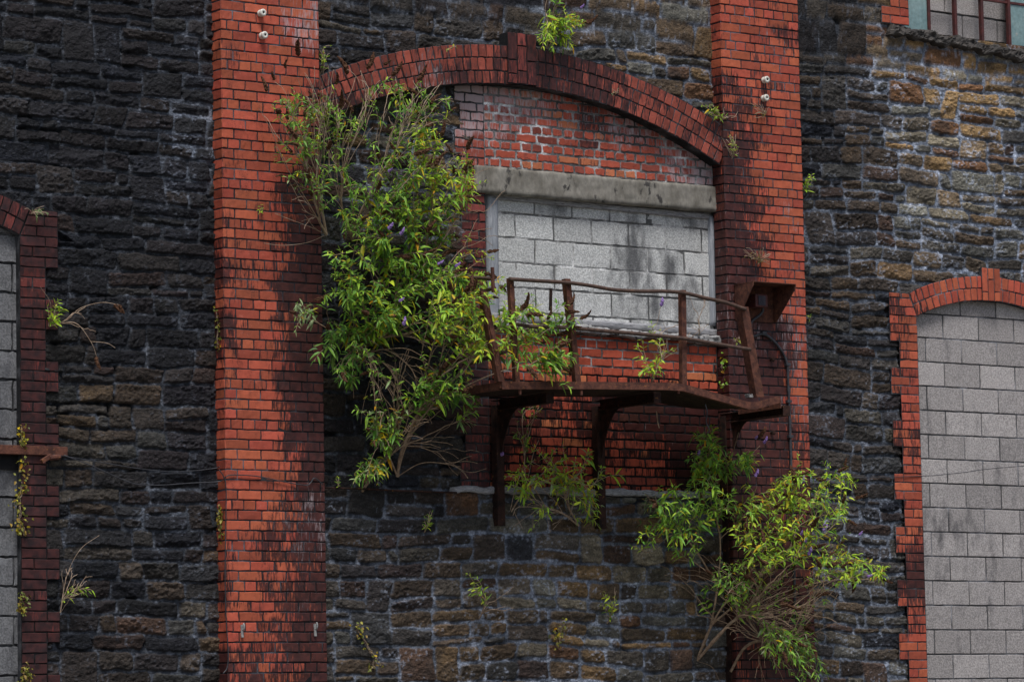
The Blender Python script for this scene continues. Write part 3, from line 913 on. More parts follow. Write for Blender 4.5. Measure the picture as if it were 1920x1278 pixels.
RS_ST = [(1700, 560, .55), (1720, 550, .3), (1760, 540, .15), (1850, 530, .0), (1900, 540, .05), (1690, 590, .45), (1700, 650, .35), (1690, 680, .4), (1700, 760, .4), (1690, 830, .55), (1700, 900, .3), (1710, 980, .4), (1690, 1060, .75), (1720, 1080, .8), (1710, 1150, .45), (1690, 1170, .5), (1720, 1230, .2)]
jamb(rcx, -1, ZB, zspr, None, 'red', 0, fl(RS_ST), -.15, 61, (.06, .062, .068), "bright red toothed brick surround and arch of the tall pale blocked opening", rcz, rri, rro)
LS_ST = [(20, 400, .7), (90, 420, .95), (70, 470, 1.), (60, 545, .45), (90, 540, .5), (60, 600, .95), (80, 680, .8), (100, 670, .65), (70, 780, .85), (70, 900, .9), (60, 1050, 1.1), (105, 1130, .7), (70, 1250, 1.0)]
jamb(lcx, 1, ZB, zsprl, None, 'plum', 0, fl(LS_ST), -.4, 63, (.02, .02, .022), "dark plum toothed brick surround of the blocked opening at the left edge", lcz, rri, rro)

# blocks closing the openings
def blocks(name, x0, x1, z0, z1, zorg, xorg, Y, kind, h, L, seed, st, ef, mort, label, clip=None, joint=.011, rec=.006, wob=.003, extra=None):
    b = Bricks(Y, mortar=mort, joint=joint, rec=rec, nu=9, nv=5, wob=wob); b.grime = .05
    rows(b, x0, x1, z0, z1, kind, 99, zorg=zorg, xorg=xorg, h=h, L=L, clip=clip)
    return make(name, [b], seed, st, ef, label=label, mats=[BLOCK, MORTAR], extra=extra)


RB_ST = [(1760, 600, .1), (1850, 700, .1), (1800, 900, .2), (1760, 930, .25), (1850, 950, .2), (1780, 990, .3), (1850, 1000, .25), (1760, 1060, .3), (1880, 1080, .22), (1800, 1150, .2), (1900, 650, .15), (1850, 1240, .1), (1850, 1030, .28)]
zo = (Z_(1740, 631, .03)+Z_(1900, 645.5, .03))/2
print("block dz", Z_(1740, 631, .03)-Z_(1900, 645.5, .03))
in_r = lambda x, z: z < rcz+math.sqrt(max((rri+.1)**2-(x-rcx)**2, 0))
blocks("block_infill", rcx-hw-.02, rcx+hw+.02, ZB, rcz+rri+.02, zo-.225*40, X_(1803, 652, .03)-.45*20+.225, .03, 'block', .225, .45, 71, fl([(x, y, v+.10) for x, y, v in RB_ST]), .25, (.10, .10, .105), "pale grey concrete blocks filling the tall arched opening at right", clip=in_r, wob=.0015)
LB_ST = [(20, 470, .35), (20, 540, .3), (20, 640, .2), (20, 700, .5), (20, 800, .45), (20, 880, .8), (20, 950, .5), (20, 1050, .4), (20, 1150, .3), (20, 1250, .4)]
zo = Z_(20, 548, .02)
in_l = lambda x, z: z < lcz+math.sqrt(max((rri+.1)**2-(x-lcx)**2, 0))
blocks("block_infill", lcx-hw-.02, lcx+hw+.02, ZB, lcz+rri+.02, zo-.228*40, lcx, .02, 'block_dark', .228, .45, 72, fl(LB_ST), fl([(20, 500, .2), (20, 620, .35), (20, 760, .45), (20, 900, .1), (20, 1040, .5), (20, 1150, .45), (20, 1250, .2)]), (.06, .06, .062), "sooty concrete blocks filling the opening at the left edge", clip=in_l, joint=.014, rec=.014, wob=.006)
WB_ST = [(960, 390, .15), (1050, 395, .45), (1180, 410, .3), (1300, 415, .35), (1000, 430, -.1), (1080, 420, -.1), (1180, 450, .35), (1280, 440, -.1), (1100, 480, -.1), (1180, 480, .5), (1240, 500, .4), (1310, 500, .1), (1000, 500, .0), (1050, 520, .15), (1200, 530, .45), (1300, 550, .3), (1120, 580, .15), (1250, 590, .25), (1180, 590, .3)]
WB_EF = [(1000, 430, .5), (1080, 460, .45), (1040, 500, .3), (1290, 440, .5), (1180, 430, .2), (1120, 470, .5), (1300, 500, .3), (1150, 560, .1), (1000, 560, .2), (1300, 590, .0)]
zo = (Z_(939, 397, .06)+Z_(1325, 431, .06))/2
zwb = (Z_(985, 596, .06)+Z_(1335, 612, .06))/2-.03
blocks("block_infill", xw0+.02, xw1-.01, zwb, zl0+.02, zo-.212*20, X_(1075, 430, .06)-.41*10, .07, 'block_white', .212, .41, 73, fl([(x, y, v+.16) for x, y, v in WB_ST]), fl([(x, y, v-.22) for x, y, v in WB_EF]), (.27, .265, .255), "whitish concrete blocks closing the window above the balcony", joint=.015, rec=.005, wob=.004)

# lintel, frame, sill, plank


def slab(name, q, Y0, Y1, mat, label=None, bevel=.012, rough=.006, n=40, parent=None, seed=5, m=6):
    """thick board or beam whose front outline is the quad q (photo px: tl,tr,br,bl) on plane Y0, back at Y1, with an uneven face"""
    tl, tr, br, bl = [P(x, y, Y0) for x, y in q]
    s = np.linspace(0, 1, n); t = np.linspace(0, 1, m)
    S, T = np.meshgrid(s, t)
    A = (bl[None, None]*(1-S[..., None])+br*S[..., None])*(1-T[..., None])+(tl*(1-S[..., None])+tr*S[..., None])*T[..., None]
    ring = ((S == 0) | (S == 1) | (T == 0) | (T == 1))
    A[..., 2] += rough*fbm(A[..., 0]*9, A[..., 2]*9+A[..., 1]*5, seed, 3)*np.where(ring, 1.3, .6)
    A[..., 0] += rough*.6*fbm(A[..., 0]*11+3, A[..., 2]*11, seed+1, 3)
    dep = rough*fbm(A[..., 0]*10, A[..., 2]*14, seed+2, 3)
    dep = dep+rough*.7*fbm(A[..., 0]*34, A[..., 2]*34+A[..., 1]*9, seed+3, 3)
    A[..., 1] = Y0-dep*.9+ring*bevel
    A[..., 2] += rough*.4*fbm(A[..., 0]*30, A[..., 2]*20, seed+4, 3)
    Bk = A.copy(); Bk[..., 1] = Y1
    V = np.concatenate([A.reshape(-1, 3), Bk.reshape(-1, 3)]); k = n*m
    idx = np.arange(k).reshape(m, n)
    f = np.stack([idx[:-1, :-1], idx[:-1, 1:], idx[1:, 1:], idx[1:, :-1]], -1).reshape(-1, 4)
    rim = np.concatenate([idx[0, :], idx[1:, -1], idx[-1, -2::-1], idx[-2:0:-1, 0]]); kk = len(rim); i = np.arange(kk)
    sk = np.stack([rim[i], rim[i]+k, rim[(i+1) % kk]+k, rim[(i+1) % kk]], -1)
    o = mk(name, V, [f, sk, f[:, ::-1]+k], [mat], parent=parent if parent is not None else bld, smooth=True)
    if label: o["label"] = label
    return o


slab("lintel", [(893, 309), (1343, 350), (1349, 397), (893, 360)], -.03, .3, CONC, "long stained concrete lintel with a worn rounded end", bevel=.010, rough=.006, n=90, m=12)
wf = slab("window_frame", [(915, 365), (935, 370), (938, 600), (917, 600)], .03, .14, TIMBER, "grey weathered timber frame of the blocked window", rough=.004, m=30, n=6)
slab("jamb_post", [(1332, 404), (1345, 405), (1349, 611), (1336, 609)], .03, .14, TIMBER, rough=.004, m=30, n=6, parent=wf)
slab("head_rail", [(918, 361), (1338, 401), (1338, 412), (918, 372)], .04, .14, TIMBER_H, rough=.006, parent=wf)
slab("bottom_rail", [(918, 585), (1346, 617), (1347, 631), (918, 598)], .0, .14, TIMBER_H, rough=.004, parent=wf)
slab("window_sill", [(915, 597), (1352, 631), (1357, 646), (915, 612)], -.05, .1, SILLM, "crumbling mortar sill", rough=.02, bevel=.02, n=120, m=7)
slab("timber_plank", [(853, 910), (1345, 921), (1345, 934), (853, 923)], -.05, .2, TIMBER_H, "split weathered plank set in the masonry under the brick apron", rough=.014, n=110, m=6)

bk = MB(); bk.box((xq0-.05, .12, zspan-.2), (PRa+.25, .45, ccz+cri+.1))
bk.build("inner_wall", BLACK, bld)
# steel lintel of the left opening
sb = MB()
zb0, zb1 = Z_(60, 852, -.07), Z_(60, 835, -.07); xe = X_(127, 843, -.07)
sb.box((XL, -.07, zb0), (xe, -.055, zb1)); sb.box((XL, -.055, zb1-.012), (xe, .1, zb1)); sb.box((XL, -.055, zb0), (xe, .1, zb0+.012))
sb.build("steel_lintel", RUST, bld, bevel=.003, label="rusty steel beam across the blocked opening at the left edge")
SL2 = MB(); SL2.box((XL, .0, Z_(20, 880, 0)), (X_(38, 860, 0), .1, zb0-.002))
SL2.build("packing", BLACK, bld)

# upper window at the top right
ub = Bricks(YB, mortar=(.06, .06, .065), joint=.008)
k = 0; z = uzs+.015
while z < ZT:
    w = .34 if (k // 2) % 2 == 0 else .228
    cut = HD if k % 2 == 0 else w-HD
    for u, v in [(ux0-w, ux0-w+cut), (ux0-w+cut, ux0)]:
        if v-u > .03: ub.rect(u, v, z, z+HC, bcol('red'))
    z += HC; k += 1
make("brick_quoin", [ub], 81, fl([(1670, 20, .25), (1690, 5, .1), (1700, 40, .1)]), -.2, label="bright red brick edge of the upper window")
uxe = ux0+2.2
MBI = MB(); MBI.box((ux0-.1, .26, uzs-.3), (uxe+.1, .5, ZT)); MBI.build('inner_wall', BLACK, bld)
slab("window_sill", [(1677, 46), (1990, 107), (1990, 126), (1672, 63)], -.10, .3, DARKSTONE, "rough dark stone ledge of the upper window", rough=.034, bevel=.02, n=130, m=9, seed=17).data.shade_flat()
ux1 = uxe
b_ = Bricks(.20, mortar=(.05, .05, .05), joint=.014, rec=.012, nu=9, nv=5, wob=.004)
rows(b_, ux0, uxe, uzs-.1, ZT, 'block', 99, zorg=Z_(1790, 27, .2), xorg=X_(1772, 40, .2), h=.225, L=.45)
make("block_infill", [b_], 83, .15, .15, label="concrete blocks behind the bars of the upper window", mats=[BLOCK, MORTAR])
fr = MB()
bars = [X_(x, y, .09) for x, y in ((1740, 30), (1790, 35), (1840, 42), (1891, 50))]
for i in range(5): bars.append(bars[3]+(i+1)*(bars[3]-bars[0])/3)
for x in bars:
    if x < uxe: fr.box((x-.016, .07, uzs-.03), (x+.016, .11, ZT))
for zc in (Z_(1870, 3, .09), Z_(1870, 3, .09)+.5):
    fr.box((ux0, .075, zc-.012), (uxe, .105, zc+.012))
uf = fr.build("window_frame", REDPAINT, bld, bevel=.002, label="rusty red glazing bars of the upper window")
for a, b2 in ((ux0+.003, bars[0]-.018), (bars[3]+.018, bars[4]-.018)):
    g = MB(); zt_ = Z_(1870, 3, .09)
    g.box((a, .085, uzs-.02), (b2, .092, zt_-.014)); g.box((a, .085, zt_+.014), (b2, .092, zt_+.48))
    g.build("glass_pane", GLASS, uf)
SILL_CHIP = MB()
SILL_CHIP.box((ux0, .0, uzs-.1), (uxe, .21, uzs-.03)); SILL_CHIP.build("sill_bed", DARKSTONE, bld)
# ------------------------------------------------------------------ balcony
YF = -.95
B0 = P(942, 722, YF); C0 = P(1275, 724, YF); D0 = P(1411, 762, YF); E0 = P(1462, 748, YF)
bal = empty("balcony", (float(B0[0]), 0, float(B0[2])), "rusted iron balcony with a buckled front edge and bent rails under the blocked window", "balcony")
fh = .062
pk = [B0, B0*.5+C0*.5+np.array([0, 0, .004]), C0*.93+B0*.07, C0*.95+D0*.05, D0*.94+C0*.06, D0*.85+E0*.15, E0]
pth = np.concatenate([np.linspace(pk[i], pk[i+1], 7)[:-1] for i in range(len(pk)-1)]+[[E0]])
A0 = P(823, 738, 0.0)*np.array([1, 0, 1])+np.array([0, -.03, 0]); A0[2] = B0[2]; A0[0] = B0[0]
fa = MB()


def strip(mb, pts, h, t, lip):
    """an angle-iron edge following pts (top edge): upright flange and a lip turned inwards"""
    pts = np.array(pts); n = len(pts)
    T = np.gradient(pts, axis=0); T[:, 2] = 0; T /= np.linalg.norm(T, axis=1)[:, None]
    N = np.stack([-T[:, 1], T[:, 0], np.zeros(n)], -1)
    up = np.array([0, 0, 1.])
    prof = [(0, h/2), (0, -h/2), (lip, -h/2), (lip, -h/2+t), (t, -h/2+t), (t, h/2)]
    V = np.concatenate([pts+N*a+up*b for a, b in prof]); m = len(prof)
    Fs = []
    for k in range(m):
        for i in range(n-1):
            Fs.append((k*n+i, k*n+i+1, ((k+1) % m)*n+i+1, ((k+1) % m)*n+i))
    Fs.append(tuple(k*n for k in range(m))); Fs.append(tuple(k*n+n-1 for k in range(m-1, -1, -1)))
    mb.add(V, Fs)


strip(fa, pth, fh, .008, .05)
adopt(fa.build("front_edge", RUST, bevel=0), bal)
fb = MB(); strip(fb, [A0, A0*.5+B0*.5, B0+np.array([0, .004, 0])], fh, .008, .05)
adopt(fb.build("end_edge", RUST), bal)


def sag(x, y):
    """buckle of the deck at the right, strongest at the front"""
    z = np.interp(x, pth[:, 0], pth[:, 2])-B0[2]-(np.interp(x, [B0[0], C0[0], E0[0]], [0, C0[2]-B0[2], E0[2]-B0[2]]))
    base = np.interp(x, [B0[0], C0[0], E0[0]], [0, C0[2]-B0[2], E0[2]-B0[2]])
    k = np.clip((y+.05)/(YF+.05), 0, 1)
    return B0[2]+base+z*k


gr = MB()
xs_ = np.linspace(B0[0]+.01, E0[0]-.02, 30)
for y in np.arange(-.89, -.16, .15):
    pts = np.array([(x, y, sag(x, y)-.012) for x in xs_])
    n = len(pts); hh = .012; t = .142
    V = np.concatenate([pts+np.array([0, a, b]) for a, b in ((0, 0), (0, -hh), (t, -hh), (t, 0))])
    Fs = [(k*n+i, k*n+i+1, ((k+1) % 4)*n+i+1, ((k+1) % 4)*n+i) for k in range(4) for i in range(n-1)]
    gr.add(V, Fs)
adopt(gr.build("grating", m_plain("blackened_slat", (.012, .009, .008), (.045, .028, .02), 16, .85, .15, (.5, 3, 3), c3=(.12, .08, .05), t3=.6), label="blackened deck slats"), bal)

# wall brackets: post against the wall, arm under the deck, curved gusset
for (pxp, ytop, ybot, pe, lab) in ((937, 770, 985, 1052, None), (1126, 772, 990, 1240, "bracket with flaking ochre rust"), (1366, 790, 1278, 1455, None)):
    a = P(pxp, ytop, -.09); b = P(pxp, ybot, -.09)
    w = .038
    mb = MB()
    mb.box((a[0]-w, -.09, b[2]), (a[0]+w, -.08, a[2]+.05)); mb.box((a[0]-w, -.08, b[2]), (a[0]-w+.01, -.012, a[2]+.05)); mb.box((a[0]+w-.01, -.08, b[2]), (a[0]+w, -.012, a[2]+.05))
    zt = sag(a[0], -.5)-.045
    ye = -.88 if pe > 1100 else -.80
    mb.box((a[0]-.005, ye, zt-.08), (a[0]+.005, -.09, zt-.012)); mb.box((a[0]-.04, ye, zt-.012), (a[0]+.04, -.02, zt-.002)); mb.box((a[0]-.03, ye, zt-.09), (a[0]+.03, -.09, zt-.08))
    mb.box((a[0]-.04, ye-.008, zt-.09), (a[0]+.04, ye, zt-.0))
    br = adopt(mb.build("bracket", RUST_DARK, bevel=.002, label=lab), bal)
    gs = MB(); q = np.linspace(0, 1, 12); L, Hh = .30, .42
    cur = [(-.09-L*(1-t)**1.0*(1 if t < 1 else 0), zt-.09-Hh*t**2.2) for t in q]
    out = [(-.09, zt-.09)]+[(y, z) for y, z in cur]
    k = len(out)
    V = [(a[0]-.004, y, z) for y, z in out]+[(a[0]+.004, y, z) for y, z in out]
    Fs = [(0, i, i+1) for i in range(1, k-1)]+[(k, k+i+1, k+i) for i in range(1, k-1)]+[(i, (i+1) % k, k+(i+1) % k, k+i) for i in range(k)]
    gs.add(V, Fs)
    g_ = gs.build("gusset", RUST_DARK); g_.parent = br

# posts of the rail
up = np.array([0, 0, 1.])
xa_ = np.array([1, 0, 0.]); ya_ = np.array([0, 1, 0.])


def post(b, t, w=.055, kind='angle', Yb=YF+.01, Yt=YF-.02, flip=1):
    p, q = P(b[0], b[1], Yb), P(t[0], t[1], Yt)
    mb = MB()
    if kind == 'angle': mb.angle(p, q, w, .007, xa_*flip, ya_)
    else: mb.beam(p, q, w, w*.8, ya_)
    return adopt(mb.build("rail_post", RUST, bevel=.0015), bal)


post((935, 715), (902, 545), .06); post((947, 715), (926, 610), .045, flip=-1)
post((967, 715), (955, 521), .045); post((1080, 716), (1060, 522), .055)
post((1280, 724), (1278, 543), .05); post((1419, 744), (1389, 574), .085)


def rail(name, pts, r, mat=RUST_TUBE):
    mb = MB(); mb.tube([P(*p) for p in pts], r, 10, 6)
    return adopt(mb.build(name, mat, smooth=True), bal)


yr = YF-.035
rail("top_rail", [(955, 523, yr), (1000, 526, yr), (1065, 530, yr), (1110, 536, yr), (1150, 543, yr), (1200, 546, yr), (1245, 546, yr), (1282, 549, yr), (1320, 558, yr), (1360, 567, yr), (1398, 580, yr)], .0165)
rail("mid_rail", [(965, 607, yr), (1000, 612, yr), (1060, 614, yr), (1120, 619, yr), (1200, 626, yr), (1280, 634, yr), (1340, 644, yr), (1407, 655, yr)], .0165)
rail("side_rail", [(878, 520, -.55), (900, 521, -.7), (923, 523, YF)], .016)
rail("side_rail", [(866, 551, -.45), (900, 547, -.65), (925, 541, YF)], .016)
rail("side_rail", [(870, 684, -.45), (910, 672, -.75), (950, 658, YF-.06)], .016)
mb = MB(); mb.beam(P(923, 501, YF-.02), P(925, 548, YF-.02), .022, .022); adopt(mb.build("rail_stub", RUST), bal)
for x in (1008, 1038):     # bars of the missing rail near the window
    pass
mb = MB(); mb.beam(P(1033, 541, -.3), P(1032, 582, -.3), .02, .02); adopt(mb.build("rail_stub", RUST_DARK), bal)
for (x, y) in ((975, 735), (1090, 736), (1272, 733), (1425, 763), (1440, 759)):
    bo = MB(); p = P(x, y, YF+.02); bo.tube([p+up*.02, p-up*.02], .013, 6)
    adopt(bo.build("bolt", RUST), bal)
eb = MB(); e1, e2 = P(1462, 758, YF+.03), P(1376, 772, -.2)
eb.beam(P(1464, 757, YF+.02), P(1385, 769, -.3), .012, .07)
adopt(eb.build("end_bar", RUST), bal)

# ------------------------------------------------------------------ lamp hood on the right pier
hl, hr_, = P(1377, 537, YP)[0], P(1447, 546, YP)[0]
zt_, zb_ = P(1377, 535, YP)[2], P(1380, 601, YP)[2]
hood = empty("lamp_hood", (float(hl), YP, float(zb_)), "rusty sheet-iron lamp hood open towards the balcony, fixed on the streaked brick pier", "lamp hood")
dpt = .30; t = .006; fl_ = .015
mb = MB()
bl_, br_ = hl, hr_
f1, f2 = hl+.0, hr_+.0
# back plate, roof, two cheeks tapering to the foot of the plate
mb.box((hl, YP-.012, zb_), (hr_, YP-.002, zt_))
mb.hexa([(hl-.01, YP-.002, zt_), (hr_+.01, YP-.002, zt_), (f2+.03, YP-dpt, zt_+.0), (f1-.03, YP-dpt, zt_+.0)], [(hl-.01, YP-.002, zt_+t), (hr_+.01, YP-.002, zt_+t), (f2+.03, YP-dpt, zt_+t), (f1-.03, YP-dpt, zt_+t)])
for x, s_ in ((hl, -1), (hr_, 1)):
    xo = x+s_*.025
    pts = [(x, YP-.012, zb_), (x, YP-.012, zt_-.001), (xo, YP-dpt, zt_-.001), (xo, YP-dpt, zt_-.03), (x, YP-.05, zb_)]
    V = pts+[(p[0]+s_*t, p[1], p[2]) for p in pts]
    n = 5
    mb.add(V, [(0, 1, 2, 3, 4), (9, 8, 7, 6, 5)]+[(i, (i+1) % n, n+(i+1) % n, n+i) for i in range(n)])
adopt(mb.build("hood_shell", RUST_H if 'RUST_H' in globals() else RUST), hood)
mb = MB(); bx0 = P(1399, 560, YP-.03)[0]
mb.box((bx0, YP-.16, zt_-.20), (bx0+.14, YP-.013, zt_-.085)); adopt(mb.build("junction_box", REDPAINT, bevel=.006), hood)
mb = MB(); mb.box((bx0+.03, YP-.166, zt_-.185), (bx0+.11, YP-.161, zt_-.1)); adopt(mb.build("lamp_glass", m_plain("dusty_lamp_glass", (.03, .025, .035), (.06, .045, .055), 20, .5, .3)), hood)
# cable and conduit
mb = MB()
mb.tube([P(1428, 572, YP-.06), P(1430, 582, YP-.05), P(1424, 591, YP-.04), P(1412, 600, YP-.03), P(1405, 612, YP-.02), P(1404, 624, YP-.02), P(1413, 630, YP-.02), P(1430, 626, YP-.02), P(1445, 634, YP-.02), P(1460, 650, YP-.02), P(1471, 668, YP-.02), P(1476, 686, YP-.02), P(1478, 720, YP-.02), P(1481, 790, YP-.02), P(1483, 860, YP-.02), P(1486, 960, YP-.02), P(1489, 1060, YP-.02), P(1491, 1160, YP-.02)], .0125, 8, 5)
co = mb.build("conduit", CABLE, smooth=True)
tag(co, "black conduit curving out below the lamp hood and running down the brick pier", "conduit")
for (x, y) in ((1432, 624), (1477, 683), (1479, 752), (1482, 818), (1487, 1000)):
    p = P(x, y, YP-.02); cl = MB(); cl.box((p[0]-.024, YP-.036, p[2]-.013), (p[0]+.024, YP+.0, p[2]+.013))
    cl.build("clip", CABLE, co, bevel=.002)
# chipped brick scars under the conduit bend
# ------------------------------------------------------------------ insulators


def insulator(px, py, label):
    p = P(px, py, YP)
    r = empty("insulator", (float(p[0]), YP, float(p[2])), label, "insulator", "white porcelain knobs on the brick piers")
    prof = [(.012, 0), (.028, 0.002), (.030, .018), (.021, .026), (.021, .034), (.031, .042), (.031, .056), (.024, .062), (.010, .062), (.009, .05)]
    n = 16; V = []; Fs = []
    for rr, d in prof:
        for k in range(n):
            V.append((p[0]+rr*math.cos(k*2*math.pi/n), YP-d, p[2]+rr*math.sin(k*2*math.pi/n)))
    for i in range(len(prof)-1):
        for k in range(n): Fs.append((i*n+k, i*n+(k+1) % n, (i+1)*n+(k+1) % n, (i+1)*n+k))
    mb = MB(); mb.add(V, Fs); adopt(mb.build("porcelain_knob", PORC, smooth=True), r)
    mb = MB(); mb.tube([(p[0], YP-.05, p[2]), (p[0], YP-.059, p[2])], .012, 8); adopt(mb.build("screw", BLACK), r)


insulator(487, 26, "upper porcelain knob on the bright pier's top")
insulator(490, 68, "lower porcelain knob on the bright pier's top")
insulator(1431, 151, "upper white knob on the soot-streaked pier beside the arch")
insulator(1430, 185, "lower white knob on the soot-streaked pier beside the arch")

# ------------------------------------------------------------------ wires and small ironwork


def wire(pts, r, label, cat="wire", mat=CABLE, name="wire"):
    mb = MB(); mb.tube([P(*p) for p in pts], r, 6, 5)
    return tag(mb.build(name, mat, smooth=True), label, cat)


wire([(100, 852, -.08), (140, 858, -.06), (200, 868, -.05), (260, 878, -.05), (330, 884, -.05), (400, 878, -.06), (412, 874, -.1)], .004, "upper slack wire hung between the rusty beam and the bright pier")
wire([(120, 853, -.08), (170, 872, -.06), (215, 892, -.06), (255, 907, -.06), (300, 909, -.06), (360, 905, -.06), (412, 902, -.1), (424, 893, -.165), (436, 890, -.165), (480, 892, -.165), (530, 902, -.165), (572, 909, -.165), (582, 905, -.165), (590, 896, -.17), (606, 908, -.165)], .0045, "lower wire drooping from the rusty beam and stapled across the bright pier")
wire([(411, 880, -.16), (420, 895, -.165), (424, 920, -.16), (423, 1000, -.16), (422, 1080, -.16), (424, 1160, -.16), (428, 1220, -.16), (426, 1250, -.16), (418, 1262, -.16)], .0045, "thin wire hanging down the left edge of the bright pier")
wire([(610, 914, -.06), (680, 916, -.06), (760, 920, -.06), (856, 923, -.06)], .009, "thin rusty rod along the stonework left of the plank", "rod", RUST_DARK, "iron_rod")
wire([(1600, 895, -.06), (1730, 892, -.05), (1800, 886, -.05), (1860, 878, -.05), (1990, 868, -.05)], .0035, "thin wire stretched across the pale concrete blocks")
wire([(1231, 771, -.4), (1233, 790, -.41), (1236, 802, -.4)], .005, "pale dead twig dangling under the balcony deck", "twig", TWIG, "dry_twig")
wire([(1322, 757, -.85), (1326, 772, -.86), (1324, 790, -.84), (1330, 806, -.84), (1326, 812, -.82)], .006, "short frayed grey cable end hanging below the buckled balcony edge", "cable", CABLE, "cable_end")
for (x, y, lb) in ((1446, 811, "small rusty bolt in the dark brick pier right of the bracket"), (1445, 674, "small rusty bolt in the dark brick pier below the conduit bend"), (1511, 1178, "iron eye bolt low on the dark brick pier")):
    mb = MB(); p = P(x, y, YP); mb.tube([p+ya_*.01, p-ya_*.045], .014, 8); mb.tube([p-ya_*.028, p-ya_*.04], .022, 6)
    tag(mb.build("wall_bolt", RUST_DARK), lb, "bolt")
for (x, y, lb) in ((453, 1180, "grey metal hook on the bright pier, near its left edge"), (590, 1178, "grey metal hook on the bright pier, near its right edge")):
    mb = MB(); p = P(x, y, YP); mb.tube([p+np.array([0, .01, .0]), p+np.array([0, -.03, .0]), p+np.array([0, -.04, .03]), p+np.array([.0, -.03, .05])], .007, 6, 4)
    mb.tube([p+np.array([0, -.005, .04]), p+np.array([0, -.012, -.06])], .012, 6, 3)
    tag(mb.build("wall_hook", m_plain("zinc_hook", (.2, .2, .19), (.32, .32, .3), 30)), lb, "hook")
mb = MB(); mb.beam(P(78, 865, -.1), P(96, 853, -.09), .03, .03); mb.tube([P(92, 858, -.1), P(112, 856, -.09)], .022, 8); tag(mb.build("beam_clamp", RUST), "rusty clamp with a lump of cement at the end of the left beam", "clamp")
mb = MB()
for (x, y, d) in ((1408, 745, 0), (1416, 747, .02)):
    p = P(x, y, YF+.06+d)
r_ = np.random.default_rng(4); p = P(1405, 747, YF+.08)
V = []; 
import itertools
bm_pts = [(a*.03+r_.uniform(-.008, .008), b*.03+r_.uniform(-.008, .008), c*.018+.02+r_.uniform(-.005, .005)) for a, b, c in itertools.product((-1, 1), repeat=3)]
Vb = np.array(bm_pts)+p
mb.add(Vb, [(0, 1, 3, 2), (4, 6, 7, 5), (0, 4, 5, 1), (2, 3, 7, 6), (0, 2, 6, 4), (1, 5, 7, 3)])
tag(mb.build("rubble_lump", SILLM, bevel=.006), "small lump of pale mortar lying at the buckled end of the balcony deck", "rubble")
# ------------------------------------------------------------------ plants
LT = np.array([0, .22, .5, .78, 1.0]); LW = np.array([.12, .85, 1., .62, .03])


def leaf_mesh(B, D, Nn, L, Wd, droop):
    N = len(B); K = 5
    S = np.cross(D, Nn); S /= np.linalg.norm(S, axis=1)[:, None]+1e-9
    Nn = np.cross(S, D)
    t = LT[None, :, None]
    mid = B[:, None]+D[:, None]*(L[:, None]*LT[None])[..., None]
    mid = mid+np.array([0, 0, -1.])*((L*droop)[:, None]*LT[None]**2)[..., None]
    w = (Wd[:, None]*LW[None]/2)[..., None]
    lift = Nn[:, None]*w*.45
    V = np.stack([mid-S[:, None]*w+lift, mid, mid+S[:, None]*w+lift], 2).reshape(-1, 3)
    k = np.arange(K-1)[:, None]*3; j = np.arange(2)[None]
    q = np.stack([k+j, k+j+1, k+j+4, k+j+3], -1).reshape(-1, 4)
    Fq = (q[None]+(np.arange(N)*15)[:, None, None]).reshape(-1, 4)
    return V, Fq


def spike_mesh(name, mat, L, R, bend, seed, fuzzy=1.0):
    r = np.random.default_rng(seed); m, n = 16, 9
    t = np.linspace(0, 1, m)
    pts = np.stack([np.zeros(m)+bend*.3*t*t*L, bend*t*t*L, L*(t-.25*bend*t*t)], -1)
    rr = R*np.minimum(1, (t*6+.25))*np.sqrt(np.maximum(1-t**1.6, .0))+.001
    V, Fq = tube_arrays(pts, rr, n)
    V = V.reshape(m, n, 3); c = pts[:, None]
    V = c+(V-c)*(1+fuzzy*r.uniform(-.45, .55, (m, n, 1)))
    V = V.reshape(-1, 3)
    me_o = mk(name, V, [Fq, np.array([list(range(n-1, -1, -1))])], [mat], smooth=False)
    me = me_o.data; bpy.data.objects.remove(me_o); return me


SEEDS = [spike_mesh("seed_head", SEED, .15, .016, b, i) for i, b in enumerate((.25, .6, .1, .9))]
SEEDS_S = [spike_mesh("seed_head", SEED, .09, .012, b, i+9) for i, b in enumerate((.2, .5))]
FLOWERS = [spike_mesh("flower_spike", FLOWER, .10, .018, b, i+20, .9) for i, b in enumerate((.2, .5))]


def in_poly(x, y, poly):
    c = False; n = len(poly); j = n-1
    for i in range(n):
        xi, yi = poly[i]; xj_, yj = poly[j]
        if (yi > y) != (yj > y) and x < (xj_-xi)*(y-yi)/(yj-yi)+xi: c = not c
        j = i
    return c


def sample(poly, n, r, dmin=0):
    xs = [p[0] for p in poly]; ys = [p[1] for p in poly]; out = []; tries = 0
    while len(out) < n and tries < 40000:
        tries += 1
        x, y = r.uniform(min(xs), max(xs)), r.uniform(min(ys), max(ys))
        if in_poly(x, y, poly) and all((x-a)**2+(y-b)**2 > dmin*dmin for a, b in out[-60:]): out.append((x, y))
    return out


def leaf_cols(n, r, pal, yel, shade):
    """pal: 'fresh','mid','dark','grey' """
    P_ = {'fresh': [(.27, .44, .03), (.36, .50, .03), (.19, .36, .035), (.45, .54, .035)],
          'mid': [(.13, .28, .03), (.19, .34, .03), (.26, .42, .035), (.09, .21, .028)],
          'dark': [(.07, .17, .026), (.10, .22, .03), (.14, .27, .03)],
          'grey': [(.20, .27, .11), (.26, .33, .15), (.15, .24, .07)],
          'moss': [(.20, .20, .03), (.27, .24, .03), (.25, .16, .03), (.13, .15, .03)]}[pal]
    c = np.array(P_)[r.integers(len(P_), size=n)]*r.uniform(.8, 1.55, (n, 1))
    y = r.random(n) < yel*1.35
    yc = np.array([(.62, .42, .01), (.66, .50, .02), (.55, .28, .012), (.45, .42, .02)])[r.integers(4, size=n)]
    return np.where(y[:, None], yc, c)


